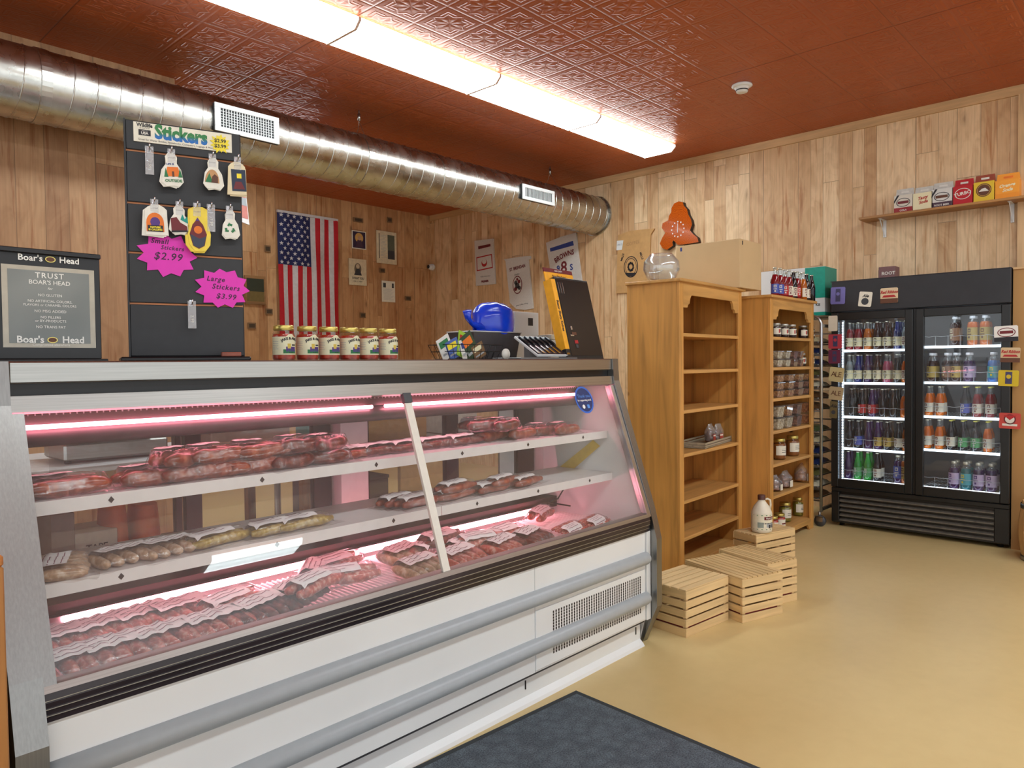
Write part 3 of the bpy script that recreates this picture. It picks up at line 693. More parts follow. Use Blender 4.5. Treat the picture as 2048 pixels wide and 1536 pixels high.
lower = [(92, 1160, 'links', 4, 1.2, 0, 'beside the left post'), (268, 1118, 'links', 4, .15, 0, 'alone, second from the left'), (356, 1100, 'links', 4, .15, 0, 'third from the left'),
 (462, 1084, 'rope', 2, .2, 0, 'under the light reflection'), (580, 1062, 'rope', 2, .1, 0, 'by the white post'), (628, 1050, 'rope', 2, .1, 0, 'in front of the white post'),
 (800, 1000, 'rope', 1, .15, 0, 'left of the glass strip'), (850, 1004, 'rope', 1, .1, 0, 'crossing behind the glass strip'), (905, 988, 'rope', 1, .1, 0, 'first right of the glass strip'), (925, 975, 'rope', 1, .2, .03, 'stacked right of the glass strip'),
 (985, 975, 'rope', 1, .1, 0, 'in the middle of the right row'), (1012, 962, 'rope', 1, .25, .02, 'second from the right'), (1052, 962, 'rope', 1, .2, 0, 'nearest the right end')]
for px, py, kd, mi, rz, up, lb in lower:
    p = at(px, py, 'z', ZL_ + .02 + up); place_pack(kd, ML[mi], max(.6, min(2.85, p.x)), min(2.38, max(2.2, p.y)), ZL_ + .001 + up, rz, '%s pack on lower shelf, %s' % (MN[mi], lb), 'meat packs on the lower shelf')

# ------------------------------------------------------------------ sticker display on top of the case
CT = 1.378
BW, BA = .335, -17.5
bp = at(262, 712, 'y', 2.42)
t = thing('sticker_display', 'tall black slatwall sticker display board standing on the meat case', 'display board', (bp.x, 2.42, CT), R(BA))
TOPZ = 2.128 - CT
MB().bev(-.03, BW + .012, -.06, .16, 0, .014, black, .004).build('base', t)
board = mat('slatwall_black', (44, 46, 49), .55, vary=.08)
# slats meet at grooves; groove heights from the photograph
gz = [at(255, y, 'y', 2.42).z - CT for y in (299, 404, 504, 606)]
MB().box(-.004, BW + .004, .012, .022, .014, TOPZ, mat('board_core', (40, 40, 42), .6)).build('core', t)
edges = [.014] + gz[::-1] + [TOPZ]
for a, b in zip(edges, edges[1:]): MB().bev(0, BW, 0, .013, a + .003, b - .003, board, .002).build('slat', t)
for z in gz: MB().box(0, BW, .006, .012, z - .0045, z + .0045, mat('copper_strip', (190, 120, 70), .4)).build('groove_strip', t)
MB().box(-.005, 0, -.002, .022, .014, TOPZ, board).build('side_edge', t)
# header
hd = MB().box(.022, BW - .026, -.004, 0, gz[0] + .028, TOPZ - .008, mat('header_card', (236, 232, 214), .4)).build('header_sign', t)
k = NT('sticker_gradient'); sp = k.n('SeparateXYZ'); tcx = k.n('TexCoord'); k.l(tcx.outputs['Object'], sp.inputs[0])
mr = k.n('MapRange'); mr.inputs[1].default_value = gz[0] + .045; mr.inputs[2].default_value = TOPZ - .03; k.l(sp.outputs[2], mr.inputs[0])
k.l(k.ramp(mr.outputs[0], [(.2, srgb((30, 110, 190))), (.8, srgb((50, 130, 70)))]), k.b.inputs['Base Color'])
hz = (gz[0] + .028 + TOPZ - .008) / 2; HF = Matrix.Translation((0, -.0046, 0)) @ FRONT
def ht(m, s, x, z, size, mt, **kw): return m.text(s, size, HF @ TR(x, z, 0, rz=kw.pop('rz', 0)), mt, **kw)
m = MB(); ht(m, 'Stickers', .158, hz + .005, .060, k.m, sx=.80, bold=.0028); m.build('lettering', hd)
m = MB(); ht(m, 'Wildlife', .053, hz + .0215, .0165, ink, sx=.85, bold=.0006); ht(m, '& cool stuff', .053, hz + .0125, .006, ink)
m.box(.036, .07, -.0048, -.0042, hz - .010, hz + .008, ink)
ht(m, 'Great for Water Bottles, Notebooks, Computers, Luggage & More!', .145, hz - .0225, .0085, ink, sx=.95)
ht(m, 'Made in the USA of weatherproof vinyl', .16, hz - .0295, .005, ink)
m.build('lettering', hd)
m = MB(Matrix.Translation((0, -.0003, 0))); ht(m, 'USA', .053, hz - .003, .011, offwhite, bold=.0004); ht(m, 'MADE IN', .053, hz + .0045, .004, offwhite); m.build('lettering', hd)
def burst(cx, cz, r0, r1, n, y, jag=0.0, seed=1, sq=1.0):
    rr = random.Random(seed); pts = []
    for i in range(2 * n):
        r = (r1 if i % 2 else r0) * (1 + rr.uniform(-jag, jag)); a = PI * i / n
        pts.append((cx + r * math.cos(a), cz + r * math.sin(a) * sq))
    return pts
m = MB().prism(burst(BW - .062, hz - .006, .031, .022, 13, 0, .1), -.0065, -.0045, yellow).build('price_burst', hd)
mm = MB(); Hb = Matrix.Translation((0, -.007, 0)) @ FRONT
mm.text('$2.99', .016, Hb @ TR(BW - .062, hz + .003, 0), ink, bold=.0004).text('$3.99', .016, Hb @ TR(BW - .062, hz - .014, 0), ink, bold=.0004).build('lettering', m)
MB().quad((-.0055, .0, TOPZ - .05), (-.0055, .016, TOPZ - .05), (-.0055, .016, TOPZ - .07), (-.0055, .0, TOPZ - .07), paper).build('side_tag', t)

WB = Matrix.Translation((bp.x, 2.42, CT)) @ Matrix.Rotation(R(BA), 4, 'Z')
def bpix(px, py, off=-.02):
    """point of the board's own plane seen at a pixel -> board coordinates"""
    d = _r2 * ((px - 1024) / F) - _u2 * ((py - 768) / F) + _fw
    inv = WB.inverted(); o2 = inv @ CAM; d2 = inv.to_3x3() @ d; tt = (off - o2.y) / d2.y; return o2 + d2 * tt
hookpix = [(298, 298, 0), (342, 305, 1), (424, 319, 1), (474, 326, 1), (308, 404, 1), (358, 411, 1), (393, 415, 1), (421, 419, 0), (458, 423, 1), (383, 612, 0)]
clearp = film('clear_plastic', (.9, .9, .92), 2.2, .1, haze=.18, bump=.8, bscale=90)
gr = [g for g in gz[::-1]]
hooks = []
for px, py, full in hookpix:
    q = bpix(px, py); z = min(gz, key=lambda g: abs(g - (q.z - .008)))
    x = q.x
    MB().tube([(x, .006, z), (x, -.012, z), (x, -.040, z - .001), (x, -.050, z + .003), (x, -.053, z + .013)], .0022, chrome, 6).bev(x - .004, x + .004, -.003, .008, z - .006, z + .016, chrome, .001).build('hook', t)
    hooks.append((x, z))
stk = ['green and orange cabin scene', '', 'brown bear in a dome', 'dark rectangular camping scene', 'orange and purple arch with yellow words', 'red hiking boot with green peaks', 'yellow shield with a sunset', '', 'green recycling arrows']
def sticker(i, x, z, w, h, backc, art, label, ncopy=3, shape='bell', outline=None):
    o = thing('sticker_pack', label, 'stickers', tuple(WB @ Vector((x, -.030, z - .002))), R(BA), 'sticker packs hanging on the display')
    MB().box(-.011, .011, -.0006, .0006, -.03, .012, clearp).build('hang_tab', o)
    def outl(sx):
        W, Hh = w / 2 * sx, h
        if shape == 'rect': P = [(-W, -Hh + .0), (W, -Hh), (W, -.02), (W * .75, -.012), (W * .3, -.004), (-W * .3, -.004), (-W * .75, -.012), (-W, -.02)]
        elif shape == 'bottle': P = [(-W * .9, -Hh * .86), (-W * .45, -Hh), (W * .45, -Hh), (W * .9, -Hh * .86), (W, -Hh * .62), (W * .8, -Hh * .4), (W * .8, -.008), (W * .4, 0), (-W * .4, 0), (-W * .8, -.008), (-W * .8, -Hh * .4), (-W, -Hh * .62)]
        else: P = [(-W, -Hh * .86), (-W * .6, -Hh), (0, -Hh * .97), (W * .6, -Hh), (W, -Hh * .86), (W * .85, -Hh * .5), (W * .5, -Hh * .32), (W * .55, -.012), (W * .25, 0), (-W * .25, 0), (-W * .55, -.012), (-W * .5, -Hh * .32), (-W * .85, -Hh * .5)]
        return P
    for k in range(ncopy):
        M = TR(.0012 * k * (-1) ** i, .0016 * (ncopy - k), -.0018 * (ncopy - k - 1), 0, .06 * math.sin(i * 2 + k * 1.4), 0)
        MB(M).prism(outl(1), -.0012, 0, backc, 'xz').build('sticker', o)
    M = TR(0, -.0004, 0, 0, .06 * math.sin(i * 2 + (ncopy - 1) * 1.4), 0)
    a = MB(M); art(a, w / 2, h); a.build('printed_art', o)
    MB(M).text('STICKERS', .005, Matrix.Translation((0, .0, -.016)) @ FRONT, ink).build('lettering', o)
    return o
cardw = mat('sticker_white', (236, 234, 222), .35)
def art_cabin(a, w, h):
    a.poly([(-w * .7, 0, -h * .7), (w * .7, 0, -h * .7), (w * .5, 0, -h * .42), (-w * .5, 0, -h * .42)], orange)
    a.poly([(-w * .85, -.0002, -h * .72), (-w * .45, -.0002, -h * .72), (-w * .65, -.0002, -h * .45)], green); a.poly([(w * .45, -.0002, -h * .72), (w * .85, -.0002, -h * .72), (w * .65, -.0002, -h * .45)], green)
    a.poly([(-.003, -.0004, -h * .71), (.003, -.0004, -h * .71), (.003, -.0004, -h * .55), (-.003, -.0004, -h * .55)], brown)
    a.text('OUTSIDE', .012, Matrix.Translation((0, -.0003, -h * .83)) @ FRONT, green, bold=.0004)
    a.text('LIFE IS', .008, Matrix.Translation((-w * .2, -.0003, -h * .34)) @ FRONT, blue, bold=.0003)
def art_bear(a, w, h):
    pts = [(w * .75 * math.cos(q), 0, -h * .8 + h * .42 * math.sin(q)) for q in [PI * i / 12 for i in range(13)]]
    a.poly(pts, mat('dusk', (196, 150, 100), .5)); a.poly([(-w * .7, -.0002, -h * .8), (w * .1, -.0002, -h * .8), (-w * .3, -.0002, -h * .5)], green)
    a.poly([(-w * .1, -.0003, -h * .8), (w * .6, -.0003, -h * .8), (w * .6, -.0003, -h * .6), (w * .25, -.0003, -h * .52), (0, -.0003, -h * .6)], brown)
def art_night(a, w, h):
    a.poly([(-w * .85, 0, -h * .9), (w * .85, 0, -h * .9), (w * .85, 0, -h * .26), (-w * .85, 0, -h * .26)], mat('night', (30, 44, 70), .5))
    a.poly([(-w * .2, -.0002, -h * .52), (w * .35, -.0002, -h * .52), (w * .35, -.0002, -h * .38), (-w * .2, -.0002, -h * .38)], yellow)
    a.poly([(-w * .7, -.0002, -h * .84), (w * .7, -.0002, -h * .84), (w * .3, -.0002, -h * .62), (-w * .4, -.0002, -h * .62)], maroon)
def art_arch(a, w, h):
    a.poly([(w * .8 * math.cos(q), 0, -h * .62 + h * .32 * math.sin(q)) for q in [PI * i / 12 for i in range(13)]] + [(-w * .8, 0, -h * .9), (w * .8, 0, -h * .9)], orange)
    a.poly([(w * .45 * math.cos(q), -.0002, -h * .6 + h * .16 * math.sin(q)) for q in [2 * PI * i / 12 for i in range(12)]], purple)
    a.poly([(-w * .7, -.0003, -h * .9), (w * .7, -.0003, -h * .9), (w * .7, -.0003, -h * .7), (-w * .7, -.0003, -h * .7)], ink)
    a.text('NATURE\nIS CALLING', .0075, Matrix.Translation((0, -.0006, -h * .8)) @ FRONT, yellow, bold=.0004)
def art_boot(a, w, h):
    a.poly([(w * .1, 0, -h * .5), (w * .9, 0, -h * .62), (w * .8, 0, -h * .36), (w * .55, 0, -h * .48), (w * .3, 0, -h * .3)], teal)
    a.poly([(-w * .8, -.0002, -h * .92), (w * .85, -.0002, -h * .86), (w * .8, -.0002, -h * .72), (w * .1, -.0002, -h * .6), (-w * .3, -.0002, -h * .42), (-w * .9, -.0002, -h * .48)], maroon)
    a.poly([(-w * .85, -.0004, -h * .97), (w * .85, -.0004, -h * .91), (w * .85, -.0004, -h * .85), (-w * .8, -.0004, -h * .9)], ink)
def art_shield(a, w, h):
    a.poly([(-w * .75, 0, -h * .62), (-w * .5, 0, -h * .88), (0, 0, -h * .95), (w * .5, 0, -h * .88), (w * .75, 0, -h * .62), (w * .45, 0, -h * .4), (0, 0, -h * .26), (-w * .45, 0, -h * .4)], maroon)
    a.disc((0, -.0002, -h * .52), w * .36, orange); a.poly([(-w * .7, -.0004, -h * .62), (w * .1, -.0004, -h * .72), (w * .68, -.0004, -h * .66), (w * .45, -.0004, -h * .88), (0, -.0004, -h * .93), (-w * .45, -.0004, -h * .88)], mat('slate', (50, 60, 80), .5))
    a.poly([(-w * .2, -.0005, -h * .32), (w * .2, -.0005, -h * .32), (0, -.0005, -h * .24)], purple)
def art_recycle(a, w, h):
    c = -h * .66; r = w * .62
    for i in range(3):
        q = PI / 2 + i * 2 * PI / 3
        P0 = lambda rr, aa: (rr * math.cos(q + aa), -.0002, c + rr * math.sin(q + aa))
        a.poly([P0(r * .55, -.7), P0(r * 1.0, -.55), P0(r * 1.05, .1), P0(r * 1.3, .05), P0(r * .75, .75), P0(r * .35, .3), P0(r * .6, .2)], green)
arts = {1: (art_cabin, .062, .105, 'bell', cardw), 2: (art_bear, .058, .10, 'bell', cardw), 3: (art_night, .052, .11, 'rect', mat('cream_card', (230, 216, 178), .4)), 4: (art_arch, .062, .098, 'rect', cardw),
        5: (art_boot, .056, .09, 'bell', cardw), 6: (art_shield, .068, .14, 'bottle', mat('yellow_card', (240, 214, 70), .4)), 8: (art_recycle, .052, .092, 'bell', cardw)}
for i, (x, z) in enumerate(hooks):
    if i in arts:
        fn, w, h, shp, cc = arts[i]
        sticker(i, x, z, w, h, cc, fn, 'die-cut sticker pack of %s hanging on the display' % stk[i], 4 if i in (3, 4, 6) else 3, shp)
    else:
        which = {0: 'top left of the display', 7: 'beside the yellow shield sticker', 9: 'low on the display under the price stars'}[i]
        o = thing('price_strip', 'empty clear plastic price strip on a hook, ' + which, 'price strip', tuple(WB @ Vector((x, -.030, z - .002))), R(BA), 'clear price strips on the display')
        MB().box(-.012, .012, -.0006, .0006, -.075, .012, clearp).build('strip', o)
        MB().text('3.99' if i == 9 else '1.99', .014, Matrix.Translation((0, -.001, -.045)) @ Matrix.Rotation(PI / 2, 4, 'Y') @ FRONT, offwhite).build('lettering', o)
def star(px, py, wpx, lines, label, seed, rot, zoff, behind):
    q = bpix(px, py, zoff); e = bpix(px + wpx / 2, py, zoff); w = (e.x - q.x)
    o = thing('price_star', label, 'price sign', tuple(WB @ Vector((q.x, zoff, q.z))), R(BA), 'pink starburst price signs')
    o.rotation_euler = (0, rot, R(BA))
    MB().prism(burst(0, 0, w * 1.02, w * .80, 11, 0, .05, seed, .80), 0, .0012, pink).build('card', o)
    m = MB()
    for s, x, z, sz in lines: m.text(s, sz, Matrix.Translation((x, -.0006, z)) @ FRONT, mat('marker', (60, 10, 60), .5), shear=.2, bold=.0004, space=1.15)
    m.build('handwriting', o)
star(336, 510, 118, [('Small', -.025, .040, .021), ('Stickers', .012, .022, .018), ('$2.99', .0, -.006, .032)], 'pink starburst sign reading Small Stickers $2.99', 3, .04, -.004, 1)
star(445, 577, 106, [('Large', -.022, .028, .022), ('Stickers', .010, .004, .023), ('$3.99', .012, -.026, .024)], 'pink starburst sign reading Large Stickers $3.99', 5, .06, -.006, 0)
q = bpix(462, 700, -.03); e = bpix(482, 700, -.03)
o = thing('wood_block', 'small reddish wooden block on the sticker display base', 'block', tuple(WB @ Vector((q.x, -.03, .0145))), R(BA))
MB().bev(-.03, .03, -.012, .012, 0, .014, mat('red_wood', (150, 84, 66), .5, vary=.2), .002).build('block', o)
# ------------------------------------------------------------------ framed sign at the left end
L0 = at(-18, 715, 'y', 2.36); R0 = at(204, 715, 'y', 2.36); W = R0.x - L0.x
zt = at(193, 511, 'y', 2.36).z
t = thing('framed_sign', 'black framed Trust Boar\'s Head sign standing on the meat case', 'sign', (L0.x, 2.36, CT), 0)
H_ = zt - CT; fb = mat('sign_black', (22, 22, 24), .3)
k = NT('poster_grey'); tcx = k.n('TexCoord'); nz = k.n('TexNoise'); nz.inputs['Scale'].default_value = 3; k.l(tcx.outputs['Object'], nz.inputs['Vector'])
k.l(k.ramp(nz.outputs[0], [(.35, srgb((110, 116, 114))), (.65, srgb((142, 146, 142)))]), k.b.inputs['Base Color']); k.b.inputs['Roughness'].default_value = .25
pg = mat('poster_border', (186, 180, 164), .35)
MB().bev(0, W, 0, .02, .008, H_, fb, .002).build('frame', t)
MB().bev(0, W, -.012, 0, H_ - .012, H_ + .002, black, .002).build('top_clip', t)
MB().bev(-.004, W + .006, -.035, .06, 0, .008, black, .002).build('foot', t)
b0 = .028
po = MB().box(b0, W - .016, -.0015, 0, .04, H_ - .045, pg).box(b0 + .014, W - .03, -.0022, 0, .052, H_ - .057, k.m).build('poster', t)
m = MB(); TF = Matrix.Translation((0, -.003, 0)) @ FRONT; cx = (b0 + W - .016) / 2; wl = mat('white_print', (236, 236, 230), .5)
def sl(s, z, size, **kw): m.text(s, size, TF @ TR(cx, z, 0), wl, **kw)
def zz_(py): return H_ * (717 - py) / 212
hh = zz_(521)
for tx_, py, sz, kw in (("Boar's      Head", 521, .024, dict(bold=.0005)), ('TRUST', 553, .021, dict(bold=.0003, space=1.2)), ("BOAR'S HEAD", 566, .0165, dict(bold=.0002)), ('for', 577, .010, dict(shear=.3)), ('NO GLUTEN', 590, .0105, {}),
    ('NO ARTIFICIAL COLORS,', 601.5, .0098, {}), ('FLAVORS or CARAMEL COLORS', 609, .0092, {}), ('NO MSG ADDED', 620.5, .0105, {}), ('NO FILLERS', 632, .0098, {}), ('or BY-PRODUCTS', 639, .0098, {}), ('NO TRANS FAT', 650.5, .0105, {}),
    ("Boar's      Head", 675, .0265, dict(bold=.0006)), ('Compromise elsewhere', 684.5, .0095, {})): sl(tx_, zz_(py), sz, **kw)
m.build('lettering', po)
mm = MB()
for z in (zz_(521), zz_(675)): mm.disc((cx + .003, -.0032, z), .0085, gold, 'xz', 20, .013).disc((cx + .003, -.0036, z), .0065, brown, 'xz', 20, .0105)
mm.build('emblem', po)

# ------------------------------------------------------------------ jars of red relish on the case
jarg = film('jar_glass', (.96, .98, .96), 1.3, .02)
def jar_proto(name, contents, lid, label, r=.041, h=.13, lw=.062, lz=(.022, .088), oct_=False):
    t = thing(name, label, 'jar')
    MB().lathe([(r * .9, .0), (r, .008), (r, h * .70), (r * .93, h * .78), (r * .80, h * .84), (r * .80, h * .88)], jarg, seg=22, cap=False).build('glass', t)
    MB().lathe([(0, .004), (r * .9, .004), (r * .965, .012), (r * .965, h * .69), (r * .88, h * .76), (0, h * .765)], contents, seg=20, cap=False).build('contents', t)
    MB().lathe([(r * .86, h * .86), (r * .88, h * .865), (r * .88, h * .98), (r * .84, h), (0, h)], lid, seg=22, cap=False).tube([(r * .885 * math.cos(a), r * .885 * math.sin(a), h * .9) for a in [2 * PI * i / 20 for i in range(20)]], .0015, lid, 5, closed=True).build('lid', t)
    return t
def wrap_label(t, r, z0, z1, a0, a1, m, prints=()):
    mb = MB().grid(lambda u, v: ((r + .0006) * math.cos(a0 + (a1 - a0) * u), (r + .0006) * math.sin(a0 + (a1 - a0) * u), z0 + (z1 - z0) * v), 14, 1, m)
    for (u0, u1, v0, v1, pm) in prints:
        mb.grid(lambda u, v: ((r + .0012) * math.cos(a0 + (a1 - a0) * (u0 + (u1 - u0) * u)), (r + .0012) * math.sin(a0 + (a1 - a0) * (u0 + (u1 - u0) * u)), z0 + (z1 - z0) * (v0 + (v1 - v0) * v)), 6, 1, pm)
    return mb
relish = meat_mat('relish', (206, 58, 40), (226, 96, 66), 50, .62)
jr = jar_proto('relish_jar', relish, gold, 'x')
mb = wrap_label(jr, .041, .022, .088, R(175), R(325), cream, ((.46, .94, .08, .30, green), (.55, .92, .18, .45, purple), (.60, .72, .35, .62, mat('yell', (220, 190, 80), .5)), (.76, .93, .5, .58, ink), (.06, .3, .72, .74, grey), (.06, .3, .62, .64, grey), (.06, .3, .52, .54, grey), (.06, .26, .42, .44, grey), (.06, .3, .32, .34, grey)))
# lettering bent round the jar
tm = MB(); tm.text('JAKE & AMOS', .0125, Matrix(), ink, arch=14, bold=.0006)
amid = R(175) + R(150) * .72; rj = .0424
tm.v = [Vector((rj * math.cos(amid + v.x / rj), rj * math.sin(amid + v.x / rj), .082 + v.y)) for v in tm.v]
tm2 = MB(); tm2.text('Relish', .007, Matrix(), ink); tm2.v = [Vector((rj * math.cos(amid + v.x / rj), rj * math.sin(amid + v.x / rj), .030 + v.y)) for v in tm2.v]
lbo = mb.grid(lambda u, v: (.0416 * math.cos(amid - .45 + .9 * u), .0416 * math.sin(amid - .45 + .9 * u), .088 + v * .010 * math.sin(PI * u)), 12, 1, cream).build('label', jr)
tm.build('lettering', lbo); tm2.build('lettering', lbo)
for i, px in enumerate((568, 615, 658, 699, 737, 776)):
    o = jr if i == 0 else copy_tree(jr)
    p = at(px, 718, 'y', 2.46); o.location = (p.x, 2.46, CT); o.rotation_euler = (0, 0, R(-6 + i * 1.5))
    tag(o, '%s jar of red relish from the left, gold lid, on the meat case' % ORD[i], 'jar', 'red relish jars on the meat case')

# ------------------------------------------------------------------ counter things at the right end of the case
YT = 2.45
def X(px, y=YT): return at(px, 715, 'y', y).x
def Z(px, py, y=YT): return at(px, py, 'y', y).z
# wire basket with leaflets
bx0, bx1 = X(883), X(985); bz = Z(930, 690)
t = thing('wire_basket', 'low black wire basket holding leaflets on the case top', 'basket', ((bx0 + bx1) / 2, 2.45, CT))
w = (bx1 - bx0) / 2; hh = bz - CT
wire = mat('black_wire', (26, 26, 28), .35, .6)
m = MB(); fl = 1.0
for zz, g in ((.004, .82), (hh * .55, .93), (hh, 1.0)):
    m.tube([(-w * g, -.07 * g, zz), (w * g, -.07 * g, zz), (w * g, .09 * g, zz), (-w * g, .09 * g, zz)], .0018, wire, 6, closed=True)
for i in range(8):
    x = -w + 2 * w * i / 7; m.tube([(x * .82, -.07 * .82, .004), (x, -.07, hh)], .0013, wire, 5).tube([(x * .82, .09 * .82, .004), (x, .09, hh)], .0013, wire, 5).tube([(x * .82, -.057, .004), (x * .82, .074, .004)], .0013, wire, 5)
for i in range(1, 4):
    for s in (-1, 1): y = -.07 + .16 * i / 4; m.tube([(s * w * .82, y * .82, .004), (s * w, y, hh)], .0013, wire, 5)
m.build('wire_frame', t)
m = MB(); m.tube([(w + .02, -.072, .026), (w + .02, -.066, .026)], [.026, .026], offwhite, 20); m.build('tag_disc', t)
cols = [('white and grey', (220, 220, 214)), ('blue striped', (70, 100, 170)), ('lime green', (150, 196, 60)), ('white', (232, 230, 224)), ('dark green', (40, 70, 46)), ('brown photo', (120, 90, 60))]
for i, (nm, c) in enumerate(cols):
    x = -w * .75 + i * w * .27; tl = (-.55, -.45, .35, -.3, -.65, -.5)[i]; hgt = (.10, .085, .12, .09, .125, .07)[i]
    o = thing('leaflet', '%s folded leaflet standing in the wire basket' % nm, 'leaflet', (t.location.x + x, 2.45, CT + .010), 0, 'leaflets in the wire basket')
    o.rotation_euler = (-.1, tl * .8, .15)
    MB().box(-.045, .045, .004 * i - .01, .004 * i - .008, 0, hgt, mat('leaflet_' + nm.replace(' ', '_'), c, .4)).build('sheet', o)
    MB().box(-.035, .03, .004 * i - .0105, .004 * i - .0102, hgt * .55, hgt * .85, (green, yellow, red, blue, orange, cream)[i]).box(-.035, .035, .004 * i - .0105, .004 * i - .0102, hgt * .2, hgt * .3, grey).build('printed_art', o)
# steel-grey bin with a blue bag in it
YB2 = 2.70
x0, x1 = X(948, YB2), X(1042, YB2); zt = Z(1000, 664, YB2)
t = thing('storage_bin', 'dark grey plastic bin behind the wire basket', 'bin', ((x0 + x1) / 2, YB2 + .1, CT)); w = (x1 - x0) / 2; hb = zt - CT
bn = mat('bin_grey', (74, 70, 72), .4)
prof4 = lambda g, z: [(-w * g, -.10 * g, z), (w * g, -.10 * g, z), (w * g, .10 * g, z), (-w * g, .10 * g, z)]
m = MB(); a = prof4(.86, 0) + prof4(1, hb) + prof4(.95, hb) + prof4(.82, .006)
m.add(a, [(3, 2, 1, 0)] + [(i, (i + 1) % 4, 4 + (i + 1) % 4, 4 + i) for i in range(4)] + [(4 + i, 4 + (i + 1) % 4, 8 + (i + 1) % 4, 8 + i) for i in range(4)] + [(8 + i, 8 + (i + 1) % 4, 12 + (i + 1) % 4, 12 + i) for i in range(4)] + [(12, 13, 14, 15)], bn).build('bin_body', t)
MB().tube(prof4(1.01, hb), .004, mat('rim_light', (200, 200, 200), .4), 6, closed=True).build('rim', t)
bluep = mat('blue_bag', (22, 66, 214), .22, vary=.15, scale=10, coat=.4)
bc = at(984, 637, 'y', YB2 + .08); bl = at(921, 637, 'y', YB2 + .08).x; brr = at(1034, 637, 'y', YB2 + .08).x
t = thing('plastic_bag', 'bright blue knotted plastic bag filled and resting in the grey bin', 'bag', (bc.x, YB2 + .08, zt - .04))
hb2 = at(984, 608, 'y', YB2 + .08).z - zt + .04
def bag(u, v):
    a = 2 * PI * u; f = PI * v; r = math.sin(f) ** .55
    x = r * math.cos(a) * .135; y = r * math.sin(a) * .09; z = hb2 * .5 - hb2 * .5 * (abs(math.cos(f)) ** .7) * (1 if f < PI / 2 else -1)
    n_ = noise.noise(Vector((x * 14, y * 14, z * 30))) * .012 + abs(noise.noise(Vector((x * 40, y * 20, z * 12)))) * .008
    return (x * (1 + n_ * 4) + .01, y * (1 + n_ * 4), max(0, z) + n_)
MB().grid(bag, 40, 24, bluep).build('bag_body', t)
kx = bl - bc.x
MB().tube([(-.10, -.02, hb2 * .3), (kx * .8, -.035, hb2 * .42), (kx * .95, -.045, hb2 * .55), (kx, -.05, hb2 * .75)], [.03, .012, .016, .024], bluep, 9).tube([(-.10, -.02, hb2 * .25), (kx * .75, -.05, hb2 * .12), (kx * .8, -.06, .01)], [.03, .014, .022], bluep, 9).build('knot', t)
# white carton and tub behind
YC = 2.82
x0, x1 = X(1030, YC), X(1078, YC); zt = Z(1050, 624, YC)
t = thing('white_carton', 'white carton with a black printed mark behind the blue bag', 'carton', ((x0 + x1) / 2, YC - .0, CT))
w = (x1 - x0) / 2; MB().bev(-w, w, 0, .1, 0, zt - CT, white, .002).build('carton_body', t)
MB().box(w * .1, w * .5, -.001, 0, (zt - CT) * .72, (zt - CT) * .88, ink).build('printed_mark', t)
t = thing('paper_stack', 'stack of white paper trays behind the knife tray', 'paper stack', (X(1112, 2.72), 2.72, CT))
for i in range(5): MB().bev(-.05 + .002 * i, .045, 0, .1, .03 * i, .03 * i + .026, white if i % 2 else paper, .002).build('tray', t)
# tray of steak knives on a grey stand
pts = [at(px, py, 'y', 2.40) for px, py in ((1029, 660), (1093, 655), (1137, 713), (1076, 717))]
c = (pts[2] + pts[3]) / 2
st = thing('knife_stand', 'flat grey metal stand under the tilted knife tray', 'stand', (X(1080, 2.42), 2.42, CT))
wst = (X(1138, 2.42) - X(1026, 2.42)) / 2
MB().bev(-wst, wst, -.07, .13, 0, .010, mat('stand_grey', (120, 122, 124), .4, .3), .002).prism([(-.04, .010), (.09, .010), (.09, .085)], -.02, .02, mat('stand_grey', (120, 122, 124), .4, .3), 'yz').build('stand_plate', st)
kt = thing('knife_tray', 'tilted white tray of six dark-handled steak knives on the case top', 'knife tray', ((X(1137, 2.36) + X(1076, 2.36)) / 2, 2.36, CT + .022))
kt.rotation_euler = (R(-58), 0, 0)
wt, htt = (X(1137, 2.36) - X(1076, 2.36)) / 2, .185
MB().bev(-wt, wt, 0, .012, 0, htt, white, .002).box(-wt + .007, wt - .007, -.0015, 0, .007, htt - .007, mat('tray_well', (44, 36, 44), .4)).build('tray', kt)
for i in range(6):
    x = -wt + .018 + i * (2 * wt - .036) / 5
    kn = thing('steak_knife', '%s steak knife from the left, in the tilted white tray' % ORD[i], 'knife', (0, 0, 0), 0, 'steak knives in the white tray')
    kn.matrix_world = kt.matrix_basis
    kn.location = kt.matrix_basis @ Vector((x, -.004, 0)); kn.rotation_euler = kt.rotation_euler
    MB().prism([(-.007, .015), (.006, .012), (.007, .088), (-.005, .088)], -.001, .001, chrome, 'xz').build('blade', kn)
    MB().tube([(0, 0, .086), (0, -.003, .10), (.001, -.003, .13), (-.001, -.002, .168)], [.004, .0072, .0065, .006], black, 8).build('handle', kn)
# knife carton
A0 = at(1143, 716, 'y', 2.36); A1 = at(1213, 715, 'y', 2.36)
t = thing('knife_carton', 'tall black and yellow Razor Sharp Knives display carton leaning back', 'carton', (A0.x, 2.36, CT))
wk = A1.x - A0.x; tzz = at(1180, 570, 'y', 2.44).z - CT
t.rotation_euler = (R(-14), 0, R(3))
kb = mat('carton_black', (18, 18, 21), .4); yo = mat('carton_yellow', (250, 176, 40), .35)
hk = tzz * 1.10
MB().bev(0, wk, 0, .07, 0, hk, kb, .002).build('carton_body', t)
MB().box(-.036, -.0005, -.002, .05, .055, hk - .015, yo).box(-.036, -.0005, -.002, .05, .0, .055, kb).build('side_panel', t)
Tv = Matrix.Translation((-.018, -.0026, .13)) @ Matrix.Rotation(PI / 2, 4, 'Y') @ FRONT
MB().text('Razor Sharp Knives', .026, Matrix.Translation((-.018, -.0028, hk * .52)) @ Matrix.Rotation(PI / 2, 4, 'Y') @ FRONT, ink, sx=.82, bold=.001).build('lettering', t)
